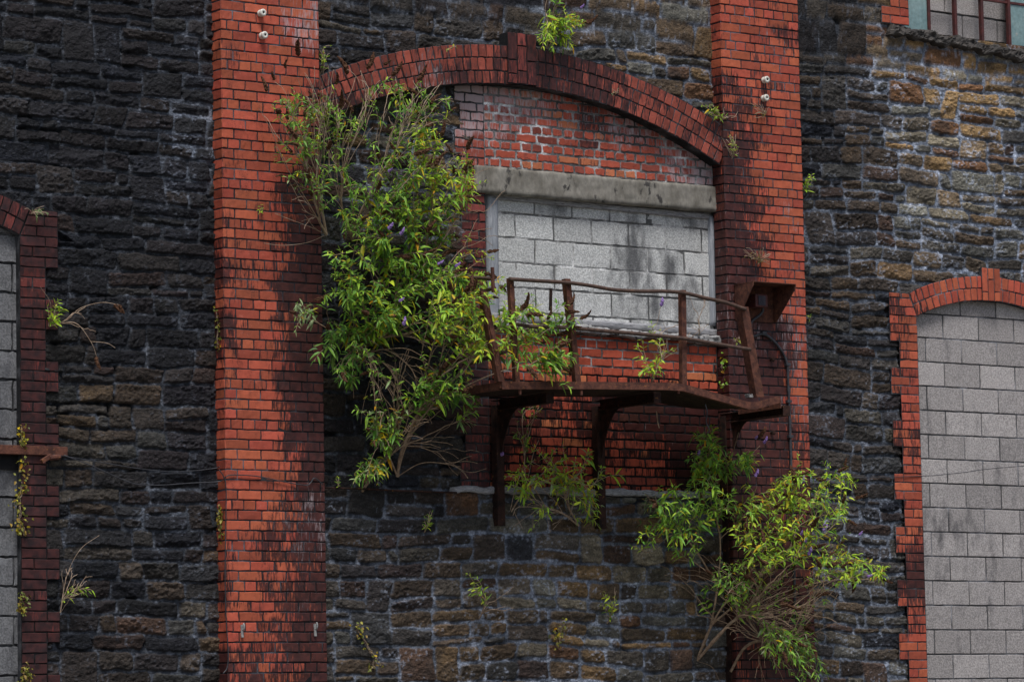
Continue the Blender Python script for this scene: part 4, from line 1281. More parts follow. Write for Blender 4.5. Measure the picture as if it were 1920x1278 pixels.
def plant(name, label, cat, roots, groups, seed, prim=(), group=None, wood=WOOD, r0=.0021, rmax=.03, leafL=(.075, .14), rpow=.40, seedp=.25, root_r=None, spikes=(), flowers=()):
    """roots: [(px,py,Y)], prim: polylines of the main stems [(px,py,Y)...]; groups: dicts with poly, n, y (depth range), leaf (pairs), pal, yel, dead"""
    r = np.random.default_rng(seed)
    base = P(*roots[0])
    root = empty(name, tuple(float(v) for v in base), label, cat, group)
    NP, PAR, DIR, DEP = [], [], [], []      # nodes

    def addpath(pts, par):
        ids = []
        for q in pts:
            i = len(NP); NP.append(np.array(q)); PAR.append(par)
            DIR.append((NP[i]-NP[par])/(np.linalg.norm(NP[i]-NP[par])+1e-9) if par >= 0 else np.array([0, -.7, .7]))
            DEP.append(0 if par < 0 else DEP[par]+np.linalg.norm(NP[i]-NP[par]))
            par = i; ids.append(i)
        return ids
    chains = []
    for q in roots: addpath([P(*q)], -1)
    R_ids = list(range(len(roots)))
    for pl_ in prim:
        pts = smooth_path(np.array([P(*q) for q in pl_]), 6)
        A = np.array(NP); d = np.linalg.norm(A-pts[0], axis=1); k = int(d.argmin())
        ids = addpath(pts[1:] if d[k] < .02 else pts, k)
        chains.append([k]+ids)
    tips = []
    for g in groups:
        for (x, y) in sample(g['poly'], g['n'], r, g.get('dmin', 0)):
            if len(roots) > 1: x, y = x+r.normal(0, 11), y+r.normal(0, 11)
            tips.append((P(x, y, r.uniform(*g['y'])), g))
    A0 = np.array([NP[k] for k in R_ids])
    tips.sort(key=lambda t: np.min(np.linalg.norm(A0-t[0], axis=1)))
    LB, LD, LN, LL, LWd, LDr, LC = [], [], [], [], [], [], []
    bare = []
    seeds_at = []
    for tip, g in tips:
        A = np.array(NP); Dn = np.array(DIR); dv = tip-A; d = np.linalg.norm(dv, axis=1)+1e-6
        cs = (dv*Dn).sum(1)/d
        Lp = g.get('lp', .30)*r.uniform(.3, 1.7)
        cost = np.abs(d-Lp)*np.where(d > Lp, 1.0, .8)+.35*d*(1-cs)+g.get('dep', .03)*np.array(DEP)+np.where(np.array(DEP) < g.get('skip', .12), .25, 0)
        if g.get('from'):
            pass
        k = int(cost.argmin()); dist = d[k]
        p0 = A[k]; h = np.array([tip[0]-p0[0], tip[1]-p0[1], 0])*.5
        c1 = p0+Dn[k]*dist*.33+np.array([0, -.02, .05*dist])+r.normal(0, .03, 3)*dist
        arch_ = g.get('arch', .15)
        c2 = tip-(tip-p0)*.33+np.array([0, 0, arch_*dist])+r.normal(0, .06, 3)*dist
        m = max(5, int(dist/.045))
        t = np.linspace(0, 1, m+1)[1:, None]
        pts = (1-t)**3*p0+3*(1-t)**2*t*c1+3*(1-t)*t*t*c2+t**3*tip
        pts[:-1] += r.normal(0, .0025, (m-1, 3)) if m > 1 else 0
        ids = addpath(pts, k); chains.append([k]+ids)
        if g.get('dead'): continue
        # leaves in opposite pairs down from the tip
        full = np.vstack([p0[None], pts]); seg = np.linalg.norm(np.diff(full, axis=0), axis=1); cum = np.concatenate([[0], np.cumsum(seg)]); tot = cum[-1]
        npair = r.integers(*g.get('leaf', (5, 9))); sp = r.uniform(*g.get('sp', (.028, .05)))
        yel = g.get('yel', .05); lscale = g.get('size', 1.)*r.uniform(.75, 1.15)
        tipfresh = r.random()
        ang = r.uniform(0, 6.28)
        for i in range(npair):
            s_ = tot-.005-i*sp*(1+.06*i)
            if s_ < .02: break
            b = np.array([np.interp(s_, cum, full[:, q]) for q in range(3)])
            T = np.array([np.interp(min(s_+.01, tot), cum, full[:, q]) for q in range(3)])-np.array([np.interp(s_-.015, cum, full[:, q]) for q in range(3)])
            T /= np.linalg.norm(T)+1e-9
            a_ = np.cross(T, [0.2, .1, 1.]); a_ /= np.linalg.norm(a_)+1e-9; b_ = np.cross(T, a_)
            ang += 1.571+r.normal(0, .25)
            for sgn in (0, math.pi):
                if r.random() < .1: continue
                o = a_*math.cos(ang+sgn)+b_*math.sin(ang+sgn)
                f = min(1, .42+.16*i)
                D = o*(.6+.4*min(i, 3)/3)+T*(.8-.10*min(i, 4))+np.array([0, -.12, .04])+r.normal(0, .12, 3)
                D /= np.linalg.norm(D)
                L = r.uniform(*leafL)*f*lscale
                LB.append(b); LD.append(D); LN.append(np.array([0, -.55, .9])+r.normal(0, .35, 3)); LL.append(L); LWd.append(L*r.uniform(.20, .30)); LDr.append(r.uniform(.05, .6))
                LC.append((g['pal'] if r.random() < .75 else g.get('pal2', g['pal']), yel*(1.8 if i > 3 else .5)))
        # little side shoots lower down
        for i in range(g.get('shoots', 1)):
            s_ = tot*r.uniform(.45, .95)
            b = np.array([np.interp(s_, cum, full[:, q]) for q in range(3)])
            o = r.normal(0, 1, 3); o[1] -= .4; o[2] += .3; o /= np.linalg.norm(o)
            e = b+o*r.uniform(.04, .10)
            for q in range(r.integers(3, 6)):
                D = o*.6+r.normal(0, .6, 3); D /= np.linalg.norm(D)
                L = r.uniform(.045, .085)*lscale
                LB.append(b+(e-b)*r.random()); LD.append(D); LN.append(np.array([0, -.5, .9])+r.normal(0, .3, 3)); LL.append(L); LWd.append(L*.26); LDr.append(r.uniform(.1, .6))
                LC.append((g['pal'], yel))
        if r.random() < g.get('seed', seedp):
            T = full[-1]-full[-3]
            seeds_at.append((full[-1], T/np.linalg.norm(T)))
    # stems: pipe model
    n = len(NP); cnt = np.zeros(n)
    childs = np.zeros(n, int)
    for i in range(n):
        if PAR[i] >= 0: childs[PAR[i]] += 1
    for i in range(n-1, -1, -1):
        if childs[i] == 0: cnt[i] += 1
        if PAR[i] >= 0: cnt[PAR[i]] += cnt[i]
    # nodes are appended after their parents, so one backward pass is enough
    rad_ = np.minimum(r0*cnt**rpow, rmax)
    sv, sf, nn = [], [], 0
    A = np.array(NP)
    for ch in chains:
        if len(ch) < 2: continue
        rr = rad_[ch].copy(); rr[0] = min(rr[0], rr[1]*1.15)
        V, Fq = tube_arrays(A[ch], rr, 6 if rr.max() > .006 else 4)
        sv.append(V); sf.append(Fq+nn); nn += len(V)
    stems = mk("stems", np.concatenate(sv), [np.concatenate(sf)], [wood], smooth=True)
    adopt(stems, root)
    if LB:
        V, Fq = leaf_mesh(np.array(LB), np.array(LD), np.array(LN), np.array(LL), np.array(LWd), np.array(LDr))
        C = np.zeros((len(LB), 3))
        pals = np.array([c[0] for c in LC]); ys = np.array([c[1] for c in LC])
        for p_ in set(pals):
            m = pals == p_; C[m] = leaf_cols(m.sum(), r, p_, ys[m], 0)
        adopt(mk("foliage", V, [Fq], [LEAF], attrs={'Col': np.repeat(C, 15, 0)}), root)
    for (x, y, Y, a_, sc_, pool) in list(spikes):
        seeds_at.append((P(x, y, Y), np.array([math.sin(a_)*.9, -.35, math.cos(a_)])*sc_))
    rl = Vector(root.location)
    for q, T in seeds_at[:95]:
        me = (SEEDS if r.random() < .6 else SEEDS_S)[r.integers(2)]
        o = bpy.data.objects.new("seed_head", me); COL.objects.link(o); o.parent = root
        sz = r.uniform(.75, 1.15)
        o.matrix_local = Matrix.Translation(Vector(q)-rl) @ Vector(T).to_track_quat('Z', 'Y').to_matrix().to_4x4() @ Matrix.Rotation(r.uniform(0, 6.28), 4, 'Z') @ Matrix.Scale(sz, 4)
    for (x, y, Y) in flowers:
        o = bpy.data.objects.new("flower_spike", FLOWERS[r.integers(2)]); COL.objects.link(o); o.parent = root
        dv = Vector((r.uniform(-.4, .6), -.5, r.uniform(.0, .8)))
        o.matrix_local = Matrix.Translation(Vector(P(x, y, Y))-rl) @ dv.to_track_quat('Z', 'Y').to_matrix().to_4x4() @ Matrix.Scale(r.uniform(.5, .8), 4)
    return root


BUD = "buddleia bushes rooted in the masonry"
# --- the big shrub: upper fan
plant("buddleia_bush", "tall twiggy buddleia fanning up in front of the left end of the wide arch", "bush",
      [(612, 440, -.12), (660, 450, 0.0)],
      [dict(poly=[(500, 190), (545, 160), (600, 175), (620, 260), (600, 380), (560, 370), (525, 330), (495, 250)], n=43, y=(-.6, -.3), leaf=(3, 7), pal='mid', pal2='grey', yel=.05, size=.75, shoots=2, seed=.35),
       dict(poly=[(590, 180), (640, 145), (720, 130), (790, 150), (830, 170), (820, 260), (800, 330), (700, 370), (620, 380), (590, 300)], n=58, y=(-.65, -.18), leaf=(4, 8), pal='mid', pal2='fresh', yel=.06, size=.8, shoots=3, seed=.3),
       dict(poly=[(600, 350), (760, 330), (800, 430), (640, 460)], n=33, y=(-.5, -.15), leaf=(4, 8), pal='mid', pal2='dark', yel=.05, size=.8, shoots=2),
       dict(poly=[(505, 150), (620, 120), (840, 150), (850, 230), (700, 260), (520, 230)], n=110, y=(-.6, -.2), dead=1, pal='mid'),
       dict(poly=[(490, 200), (540, 300), (560, 420), (600, 420), (640, 200), (560, 170)], n=70, y=(-.6, -.25), dead=1, pal='mid', arch=.05)],
      301, prim=[[(612, 440, -.12), (590, 400, -.3), (560, 350, -.4), (530, 300, -.45), (508, 240, -.45)], [(612, 440, -.12), (600, 370, -.25), (590, 280, -.35), (575, 200, -.4)],
                 [(660, 450, 0.), (640, 380, -.2), (650, 280, -.3), (690, 180, -.35)], [(660, 450, 0.), (680, 390, -.25), (730, 300, -.35), (800, 200, -.35)], [(660, 450, 0.), (660, 380, -.3), (620, 280, -.45), (600, 190, -.5)], [(612, 440, -.12), (580, 425, -.3), (540, 410, -.4), (515, 400, -.4)], [(612, 440, -.12), (575, 455, -.3), (530, 460, -.35), (495, 456, -.35)]],
      flowers=[(728, 322, -.5)], spikes=[(560, 105, -.3, -.6, 1, 0), (536, 128, -.3, -.8, 1, 0), (515, 150, -.3, -.9, 1, 0), (500, 172, -.3, -.4, 1, 0), (688, 130, -.3, .6, 1, 0), (720, 122, -.3, .9, 1, 0), (650, 140, -.3, -.1, 1, 0)], wood=TWIG, group=BUD, rmax=.012, r0=.0021)
# --- middle: fresh leafy mass right of the fan and below it
plant("buddleia_bush", "dense yellow-green buddleia filling the recess between the bright pier and the window", "bush",
      [(668, 676, 0.0), (760, 560, .0)],
      [dict(poly=[(780, 230), (840, 200), (880, 260), (905, 330), (890, 360), (830, 380), (760, 350)], n=46, y=(-.65, -.2), leaf=(5, 9), pal='fresh', yel=.12, shoots=2, seed=.3, size=.9),
       dict(poly=[(700, 330), (840, 330), (870, 420), (850, 500), (700, 470), (650, 420)], n=54, y=(-.6, -.15), leaf=(5, 9), pal='mid', pal2='fresh', yel=.07, shoots=2, seed=.25),
       dict(poly=[(610, 460), (700, 430), (760, 480), (780, 600), (720, 640), (620, 620), (600, 540)], n=71, y=(-.65, -.2), leaf=(5, 10), pal='mid', pal2='fresh', yel=.07, shoots=2, seed=.1),
       dict(poly=[(740, 480), (850, 480), (900, 540), (900, 620), (820, 640), (740, 620)], n=54, y=(-.65, -.15), leaf=(5, 10), pal='mid', pal2='fresh', yel=.05, shoots=2),
       dict(poly=[(610, 600), (670, 610), (680, 700), (640, 740), (612, 700)], n=32, y=(-.5, -.15), leaf=(5, 9), pal='dark', pal2='mid', yel=.01, shoots=1, seed=.05),
       dict(poly=[(516, 600), (560, 570), (605, 560), (600, 590), (560, 605)], n=6, y=(-.55, -.3), leaf=(4, 7), pal='grey', pal2='mid', yel=.05, size=.8, arch=.1),
       dict(poly=[(780, 180), (830, 180), (830, 230), (790, 240)], n=6, y=(-.5, -.3), leaf=(4, 7), pal='mid', pal2='fresh', yel=.05),
       dict(poly=[(870, 430), (905, 440), (925, 520), (890, 520), (870, 470)], n=9, y=(-.6, -.4), leaf=(4, 7), pal='fresh', yel=.1, size=.8, seed=.5),
       dict(poly=[(640, 640), (860, 640), (840, 800), (680, 800)], n=53, y=(-.5, -.1), dead=1, pal='mid', arch=.25),
       dict(poly=[(830, 300), (930, 300), (920, 480), (840, 480)], n=25, y=(-.5, -.2), dead=1, pal='mid')],
      302, prim=[[(668, 676, 0.), (662, 600, -.12), (655, 520, -.25), (680, 420, -.3), (720, 330, -.35)], [(668, 676, 0.), (700, 640, -.2), (760, 630, -.3), (830, 650, -.35), (870, 620, -.4)], [(668, 676, 0.), (720, 655, -.2), (770, 690, -.3), (785, 735, -.3)],
                 [(760, 560, 0.), (770, 470, -.2), (800, 370, -.3), (840, 270, -.35)], [(760, 560, 0.), (800, 500, -.25), (850, 420, -.35), (900, 350, -.4)], [(760, 560, 0.), (730, 500, -.25), (680, 470, -.35), (620, 480, -.4)], [(668, 676, 0.), (640, 640, -.15), (620, 620, -.25)]],
      flowers=[(728, 430, -.6), (750, 440, -.6), (820, 495, -.6), (747, 565, -.6), (756, 610, -.65)], group=BUD, rmax=.016)
# --- lower: rooted above the plank, arching to the balcony
plant("buddleia_bush", "buddleia rooted above the plank, its stems arching right over the balcony's left end", "bush",
      [(745, 893, .0), (676, 925, .0)],
      [dict(skip=.3, poly=[(650, 640), (860, 650), (865, 750), (720, 800)], n=22, y=(-.6, -.15), leaf=(4, 8), pal='mid', pal2='grey', yel=.05, size=.85),
       dict(skip=.3, poly=[(800, 510), (900, 510), (960, 530), (1000, 570), (1010, 640), (940, 680), (880, 650), (820, 620)], n=79, y=(-1.1, -.45), leaf=(5, 9), pal='fresh', pal2='mid', yel=.09, shoots=1, seed=.25),
       dict(skip=.3, poly=[(980, 560), (1060, 570), (1075, 610), (1010, 640)], n=16, y=(-1.1, -.9), leaf=(5, 9), pal='mid', pal2='fresh', yel=.05, seed=.6),
       dict(skip=.3, poly=[(1000, 660), (1080, 640), (1085, 690), (1050, 712), (1000, 700)], n=21, y=(-1.15, -.9), leaf=(5, 9), pal='mid', pal2='fresh', yel=.03, seed=.35),
       dict(skip=.3, poly=[(840, 690), (895, 690), (905, 750), (870, 770), (840, 740)], n=21, y=(-.75, -.4), leaf=(5, 8), pal='mid', pal2='dark', yel=.05),
       dict(skip=.3, poly=[(670, 760), (730, 740), (760, 800), (700, 860), (665, 900), (680, 920), (720, 880)], n=45, y=(-.4, -.1), leaf=(4, 8), pal='mid', pal2='grey', yel=.09, size=.85, seed=.1),
       dict(skip=.3, poly=[(770, 690), (830, 680), (840, 740), (790, 750)], n=14, y=(-.5, -.3), leaf=(4, 7), pal='mid', yel=.05),
       dict(skip=.3, poly=[(690, 640), (900, 660), (870, 790), (700, 840)], n=78, y=(-.6, -.1), dead=1, pal='mid', arch=.2),
       dict(skip=.3, poly=[(800, 830), (890, 800), (915, 880), (860, 900)], n=14, y=(-.45, -.2), dead=1, pal='mid', arch=.1),
       dict(skip=.3, poly=[(870, 790), (890, 800), (880, 810)], n=1, y=(-.5, -.4), leaf=(3, 5), pal='grey')],
      303, prim=[[(745, 893, 0.), (752, 850, -.08), (775, 800, -.18), (810, 760, -.3), (860, 700, -.5), (905, 650, -.7), (950, 610, -.9)], [(745, 893, 0.), (760, 840, -.1), (790, 790, -.2), (850, 740, -.4), (890, 715, -.6)], [(775, 800, -.18), (800, 740, -.25), (830, 680, -.3), (860, 620, -.45)],
                 [(810, 760, -.3), (880, 720, -.7), (960, 690, -1.0), (1040, 680, -1.05)], [(745, 893, 0.), (720, 830, -.1), (705, 770, -.2), (715, 720, -.25)], [(676, 925, .0), (700, 890, -.1), (735, 850, -.15)], [(745, 893, 0.), (790, 868, -.15), (840, 870, -.3), (880, 885, -.35), (912, 878, -.35)]],
      flowers=[(852, 500, -.7)], group=BUD, rmax=.017)
# --- bottom right
plant("buddleia_bush", "wide buddleia spreading across the foot of the dark pier, lilac spikes among its leaves", "bush",
      [(1306, 1238, .0), (1370, 1258, -.1)],
      [dict(skip=.5, poly=[(1400, 930), (1450, 900), (1500, 885), (1545, 870), (1590, 890), (1600, 950), (1560, 1000), (1480, 1010), (1400, 1010), (1370, 970)], n=136, y=(-.95, -.3), leaf=(5, 9), pal='fresh', pal2='mid', yel=.11, shoots=1, lp=.13, seed=.22, size=.9),
       dict(skip=.5, poly=[(1380, 990), (1480, 1000), (1560, 1010), (1600, 1030), (1665, 1075), (1655, 1095), (1560, 1070), (1480, 1060), (1390, 1050)], n=116, y=(-.95, -.3), leaf=(5, 9), pal='fresh', pal2='mid', yel=.12, shoots=1, lp=.13, seed=.25, size=.85),
       dict(skip=.5, poly=[(1180, 1040), (1240, 950), (1300, 930), (1345, 970), (1320, 1020), (1250, 1045)], n=39, y=(-.6, -.15), leaf=(5, 9), pal='mid', pal2='fresh', yel=.06, shoots=1, lp=.13, seed=.05),
       dict(skip=.5, poly=[(1220, 930), (1300, 880), (1360, 900), (1390, 960), (1340, 990), (1260, 960)], n=57, y=(-.7, -.15), leaf=(5, 9), pal='mid', pal2='fresh', yel=.06, shoots=1, lp=.13, seed=.08),
       dict(skip=.5, poly=[(1330, 1040), (1400, 1040), (1440, 1090), (1360, 1130), (1325, 1100)], n=27, y=(-.6, -.2), leaf=(4, 7), pal='mid', pal2='grey', yel=.04, size=.8),
       dict(skip=.5, poly=[(1430, 1190), (1480, 1185), (1550, 1230), (1560, 1275), (1500, 1270), (1450, 1220)], n=48, y=(-.7, -.25), leaf=(4, 8), pal='mid', pal2='grey', yel=.03, size=.75, seed=.12),
       dict(skip=.5, poly=[(1360, 1080), (1540, 1080), (1570, 1130), (1500, 1190), (1400, 1170)], n=30, y=(-.7, -.25), leaf=(3, 7), pal='mid', pal2='fresh', yel=.06, size=.75, lp=.13),
       dict(skip=.5, poly=[(1490, 1170), (1530, 1160), (1530, 1180), (1495, 1190)], n=3, y=(-.5, -.3), leaf=(3, 6), pal='mid', size=.7),
       dict(skip=.5, poly=[(1340, 1060), (1560, 1060), (1590, 1160), (1500, 1180), (1370, 1180)], n=210, y=(-.85, -.15), dead=1, pal='mid', arch=.12),
       dict(skip=.5, poly=[(1380, 1180), (1540, 1190), (1520, 1278), (1400, 1278)], n=56, y=(-.6, -.15), dead=1, pal='mid', arch=.2),
       dict(skip=.5, poly=[(1230, 1060), (1330, 1020), (1330, 1150), (1260, 1130)], n=25, y=(-.4, -.1), dead=1, pal='mid'),
       dict(skip=.5, poly=[(1295, 1055), (1315, 1100), (1300, 1120), (1290, 1100)], n=2, y=(-.3, -.15), leaf=(3, 6), pal='mid', yel=.0)],
      304, prim=[[(1306, 1238, 0.), (1330, 1180, -.12), (1345, 1100, -.2), (1350, 1010, -.28), (1330, 930, -.35)], [(1306, 1238, 0.), (1335, 1170, -.15), (1370, 1120, -.25), (1440, 1070, -.4), (1520, 1030, -.5), (1600, 1050, -.55)], [(1335, 1170, -.15), (1400, 1110, -.4), (1470, 1010, -.5), (1540, 920, -.55)],
                 [(1306, 1238, 0.), (1350, 1185, -.2), (1420, 1130, -.4), (1540, 1090, -.5), (1640, 1085, -.5)], [(1370, 1258, -.1), (1400, 1210, -.25), (1450, 1200, -.4), (1520, 1220, -.45)], [(1345, 1100, -.2), (1310, 1040, -.25), (1270, 1000, -.3), (1215, 1035, -.35)], [(1350, 1010, -.28), (1400, 960, -.4), (1420, 910, -.45)], [(1306, 1238, 0.), (1340, 1200, -.2), (1380, 1160, -.35), (1430, 1150, -.4)], [(1306, 1238, 0.), (1335, 1250, -.1), (1350, 1278, -.12)]],
      flowers=[(1505, 905, -.8), (1415, 893, -.7), (1545, 985, -.8), (1543, 995, -.8), (1502, 1003, -.8), (1510, 1017, -.8), (1625, 1080, -.8), (1515, 1040, -.8), (1610, 1003, -.8)], group=BUD, rmax=.019, r0=.0017)
# --- climbing shoots between the balcony bracket and the pier
plant("buddleia_bush", "leafy shoots hanging in the dark corner under the buckled right end of the balcony", "bush",
      [(1345, 905, .0)],
      [dict(poly=[(1300, 800), (1340, 790), (1350, 850), (1400, 830), (1425, 850), (1400, 890), (1320, 910), (1290, 880)], n=48, y=(-.6, -.15), leaf=(4, 8), pal='mid', pal2='fresh', yel=.05, shoots=1, seed=.06)],
      305, prim=[[(1345, 905, 0.), (1330, 860, -.2), (1322, 800, -.35)], [(1345, 905, 0.), (1370, 860, -.3), (1385, 810, -.4)], [(1345, 905, 0.), (1390, 870, -.3), (1425, 835, -.35)]], flowers=[(1417, 822, -.45), (1431, 831, -.45), (1309, 853, -.4)], spikes=[(1420, 822, -.45, .9, 1, 0)], group=BUD, rmax=.01)
# --- under the balcony
plant("buddleia_bush", "sparse airy buddleia growing out below the plank between the two balcony brackets", "bush",
      [(1085, 985, .0), (955, 965, 0.)],
      [dict(poly=[(935, 900), (960, 880), (1000, 920), (990, 980), (940, 950)], n=10, y=(-.4, -.1), leaf=(4, 7), pal='fresh', yel=.04, size=.8),
       dict(poly=[(1040, 880), (1120, 850), (1150, 890), (1120, 960), (1050, 940), (1000, 910)], n=34, y=(-.45, -.12), leaf=(4, 7), pal='fresh', pal2='grey', yel=.1, size=.85, seed=.0),
       dict(poly=[(1080, 940), (1125, 930), (1130, 980), (1095, 1000)], n=9, y=(-.3, -.1), leaf=(4, 7), pal='fresh', pal2='grey', yel=.15, size=.85),
       dict(poly=[(970, 850), (1060, 810), (1080, 850), (990, 880)], n=9, y=(-.3, -.1), leaf=(3, 6), pal='fresh', yel=.12, size=.7),
       dict(poly=[(960, 880), (1100, 840), (1100, 980), (970, 1000)], n=26, y=(-.4, -.1), dead=1, pal='fresh', arch=.1),
       dict(poly=[(1000, 985), (1015, 990), (1008, 1000)], n=2, y=(-.2, -.1), leaf=(3, 5), pal='fresh', size=.7)],
      306, prim=[[(1085, 985, 0.), (1050, 960, -.15), (1000, 950, -.2), (965, 955, -.2), (980, 990, -.15)], [(1085, 985, 0.), (1060, 930, -.15), (1090, 880, -.25), (1105, 855, -.25)], [(955, 965, 0.), (985, 910, -.12), (1000, 850, -.15), (1010, 825, -.12)], [(955, 965, 0.), (965, 920, -.1), (975, 890, -.15)]],
      flowers=[(941, 852, -.25)], group=BUD, wood=TWIG, rmax=.008, seedp=0)
plant("climbing_shoot", "thin green shoot climbing the red apron beside the left balcony bracket", "shoot",
      [(985, 900, .0)], [dict(poly=[(965, 790), (985, 760), (1000, 790), (985, 830), (970, 840)], n=8, y=(-.15, -.05), leaf=(2, 4), pal='mid', size=.8, sp=(.05, .09)), dict(poly=[(1000, 757), (1035, 745), (1032, 760), (1000, 772)], n=5, y=(-.15, -.05), leaf=(3, 5), pal='mid', size=.55, sp=(.03, .05))],
      307, prim=[[(985, 900, .0), (982, 830, -.05), (980, 780, -.06), (1000, 762, -.08), (1030, 750, -.1)]], rmax=.004, seedp=0, wood=TWIG)
# --- on top of the arch by the keystone
plant("buddleia_bush", "young buddleia standing on the arch just right of the dark keystone", "bush",
      [(1025, 92, -.08)],
      [dict(poly=[(1025, 30), (1050, 5), (1080, 25), (1100, 45), (1075, 60), (1040, 55)], n=20, y=(-.35, -.12), leaf=(4, 8), pal='fresh', pal2='mid', yel=.12, size=.85, seed=.15),
       dict(poly=[(1008, 70), (1040, 55), (1060, 75), (1085, 92), (1040, 94), (1010, 88)], n=15, y=(-.3, -.12), leaf=(4, 7), pal='fresh', pal2='mid', yel=.03, size=.85),
       dict(poly=[(1020, -20), (1060, -20), (1060, 10)], n=4, y=(-.3, -.1), leaf=(3, 6), pal='mid')],
      308, prim=[[(1025, 92, -.08), (1030, 50, -.15), (1022, 20, -.18), (1028, -10, -.2)], [(1025, 92, -.08), (1050, 60, -.2), (1070, 40, -.25)]], flowers=[(1088, 16, -.3)], group=BUD, wood=TWIG, rmax=.008)

# --- small seedlings, each where the photo shows it
SMALL = "small plants sprouting from joints"


def sprig(label, root_, poly, n, y, seed, pal='mid', leaf=(3, 6), size=.75, dead=0, deadpoly=None, prim=(), yel=.05, seedp=0., name="seedling", cat="seedling", **k):
    gs = [dict(poly=poly, n=int(n*1.3+.5), y=y, leaf=leaf, pal='fresh' if pal == 'mid' else pal, yel=yel, size=size*1.25, shoots=0, lp=.1, dep=.5, skip=0)] if n else []
    if dead: gs.append(dict(poly=deadpoly or poly, n=dead, y=y, dead=1, pal=pal, arch=.12, lp=.1, dep=.6, skip=0))
    return plant(name, label, cat, [root_], gs, seed, prim=prim, wood=TWIG, rmax=.006, seedp=seedp, group=SMALL, **k)


sprig("upright seedling with dry stalks growing on the balcony deck beside its fourth post", (1222, 716, -.8), [(1185, 640), (1240, 625), (1268, 650), (1245, 690), (1200, 705)], 16, (-.95, -.6), 401, pal='mid', leaf=(3, 7), dead=14, deadpoly=[(1230, 600), (1320, 610), (1290, 660), (1240, 680)], yel=.12)
sprig("slender purple-topped stalk rising from the window sill", (1225, 632, -.05), [(1215, 605), (1240, 595), (1240, 620), (1220, 628)], 4, (-.12, -.06), 402, leaf=(2, 3), size=.6, prim=[[(1225, 632, -.05), (1232, 605, -.08), (1239, 574, -.1)]], flowers=[(1239, 574, -.1)])
sprig("dry grassy stalks leaning on the sill near the right timber jamb", (1310, 628, -.05), [(0, 0), (1, 0), (0, 1)], 0, (-.15, -.08), 403, dead=11, deadpoly=[(1290, 520), (1330, 560), (1330, 620), (1290, 620)])
sprig("seedling with bare curved twigs in the middle of the lower rubble", (898, 1158, -.03), [(872, 1068), (890, 1065), (915, 1120), (900, 1150), (885, 1120)], 7, (-.18, -.06), 404, pal='mid', dead=8, deadpoly=[(880, 1110), (960, 1090), (1000, 1135), (920, 1150)])
sprig("small leafy seedling on the lower rubble, right of the bare-twigged one", (1138, 1168, -.03), [(1120, 1100), (1150, 1110), (1160, 1140), (1140, 1160), (1125, 1130)], 11, (-.18, -.05), 405, pal='mid', size=.65, dead=2, deadpoly=[(1140, 1100), (1165, 1090), (1160, 1110)])
sprig("small seedling below the left end of the plank", (795, 998, -.03), [(785, 985), (805, 955), (820, 960), (805, 995)], 7, (-.12, -.05), 406, pal='mid', size=.6)
sprig("dried-out plant with pale bare stalks at the foot of the dark brick surround", (113, 1148, -.05), [(128, 1095), (160, 1100), (175, 1108), (150, 1115)], 5, (-.2, -.06), 407, pal='mid', size=.7, dead=24, deadpoly=[(112, 1060), (150, 1060), (190, 1095), (150, 1130), (118, 1130)], prim=[[(113, 1148, -.05), (125, 1080, -.12), (150, 1030, -.16), (186, 1003, -.18)]])
sprig("seedling with long drooping bare stems on the left rubble bay", (90, 612, -.04), [(86, 570), (110, 558), (125, 580), (105, 605), (90, 600)], 11, (-.2, -.06), 408, pal='fresh', size=.7, dead=6, deadpoly=[(120, 590), (170, 570), (190, 640), (140, 620)], yel=.12,
      prim=[[(90, 612, -.04), (125, 600, -.12), (150, 578, -.16), (190, 567, -.18), (222, 571, -.18)], [(90, 612, -.04), (140, 605, -.14), (170, 640, -.16), (180, 665, -.16), (182, 672, -.15)], [(170, 640, -.16), (200, 643, -.16), (216, 652, -.16)], [(90, 612, -.04), (95, 570, -.1), (76, 538, -.12)]],
      spikes=[(222, 571, -.18, 2.6, 1, 0), (215, 570, -.18, 2.9, 1, 0), (180, 668, -.15, 3.3, 1, 0)])
sprig("little leafy sprig on top of the left edge arch", (58, 402, -.06), [(60, 395), (95, 388), (90, 402), (68, 410)], 8, (-.16, -.06), 409, pal='grey', size=.5, dead=2, deadpoly=[(20, 380), (45, 390), (90, 384), (60, 398)], yel=.15)
sprig("leggy sprig beside the bright pier above the left end of the wide arch", (600, 140, -.04), [(592, 120), (605, 85), (622, 80), (612, 110)], 7, (-.12, -.05), 410, pal='mid', size=.5, yel=.2, dead=5, deadpoly=[(595, 100), (620, 80), (625, 130), (605, 140)])
sprig("tiny green tuft on the crown of the wide arch left of the keystone", (846, 92, -.15), [(835, 84), (858, 82), (856, 94), (838, 95)], 6, (-.18, -.15), 411, pal='mid', size=.4)
sprig("tiny pair of sprigs in the right half of the wide arch ring", (1153, 178, -.14), [(1142, 165), (1165, 160), (1164, 178), (1148, 180)], 5, (-.18, -.14), 412, pal='grey', size=.4)
sprig("green sprig growing where the wide arch meets the soot-streaked pier", (1350, 228, -.14), [(1310, 190), (1340, 195), (1365, 215), (1355, 230), (1325, 208)], 16, (-.22, -.15), 413, pal='fresh', size=.55, dead=7, deadpoly=[(1330, 200), (1380, 200), (1400, 215), (1360, 230)])
sprig("wispy plant hanging at the foot of the wide arch on the soot-streaked pier", (1372, 298, -.17), [(1365, 255), (1385, 255), (1385, 290), (1368, 290)], 7, (-.24, -.17), 414, pal='mid', size=.5, dead=12, deadpoly=[(1350, 250), (1390, 250), (1395, 295), (1365, 298)])
sprig("leafy shoot leaning out of the rubble right of the soot-streaked pier", (1506, 362, -.03), [(1508, 335), (1530, 315), (1530, 330), (1515, 362)], 7, (-.14, -.05), 415, pal='fresh', size=.7)
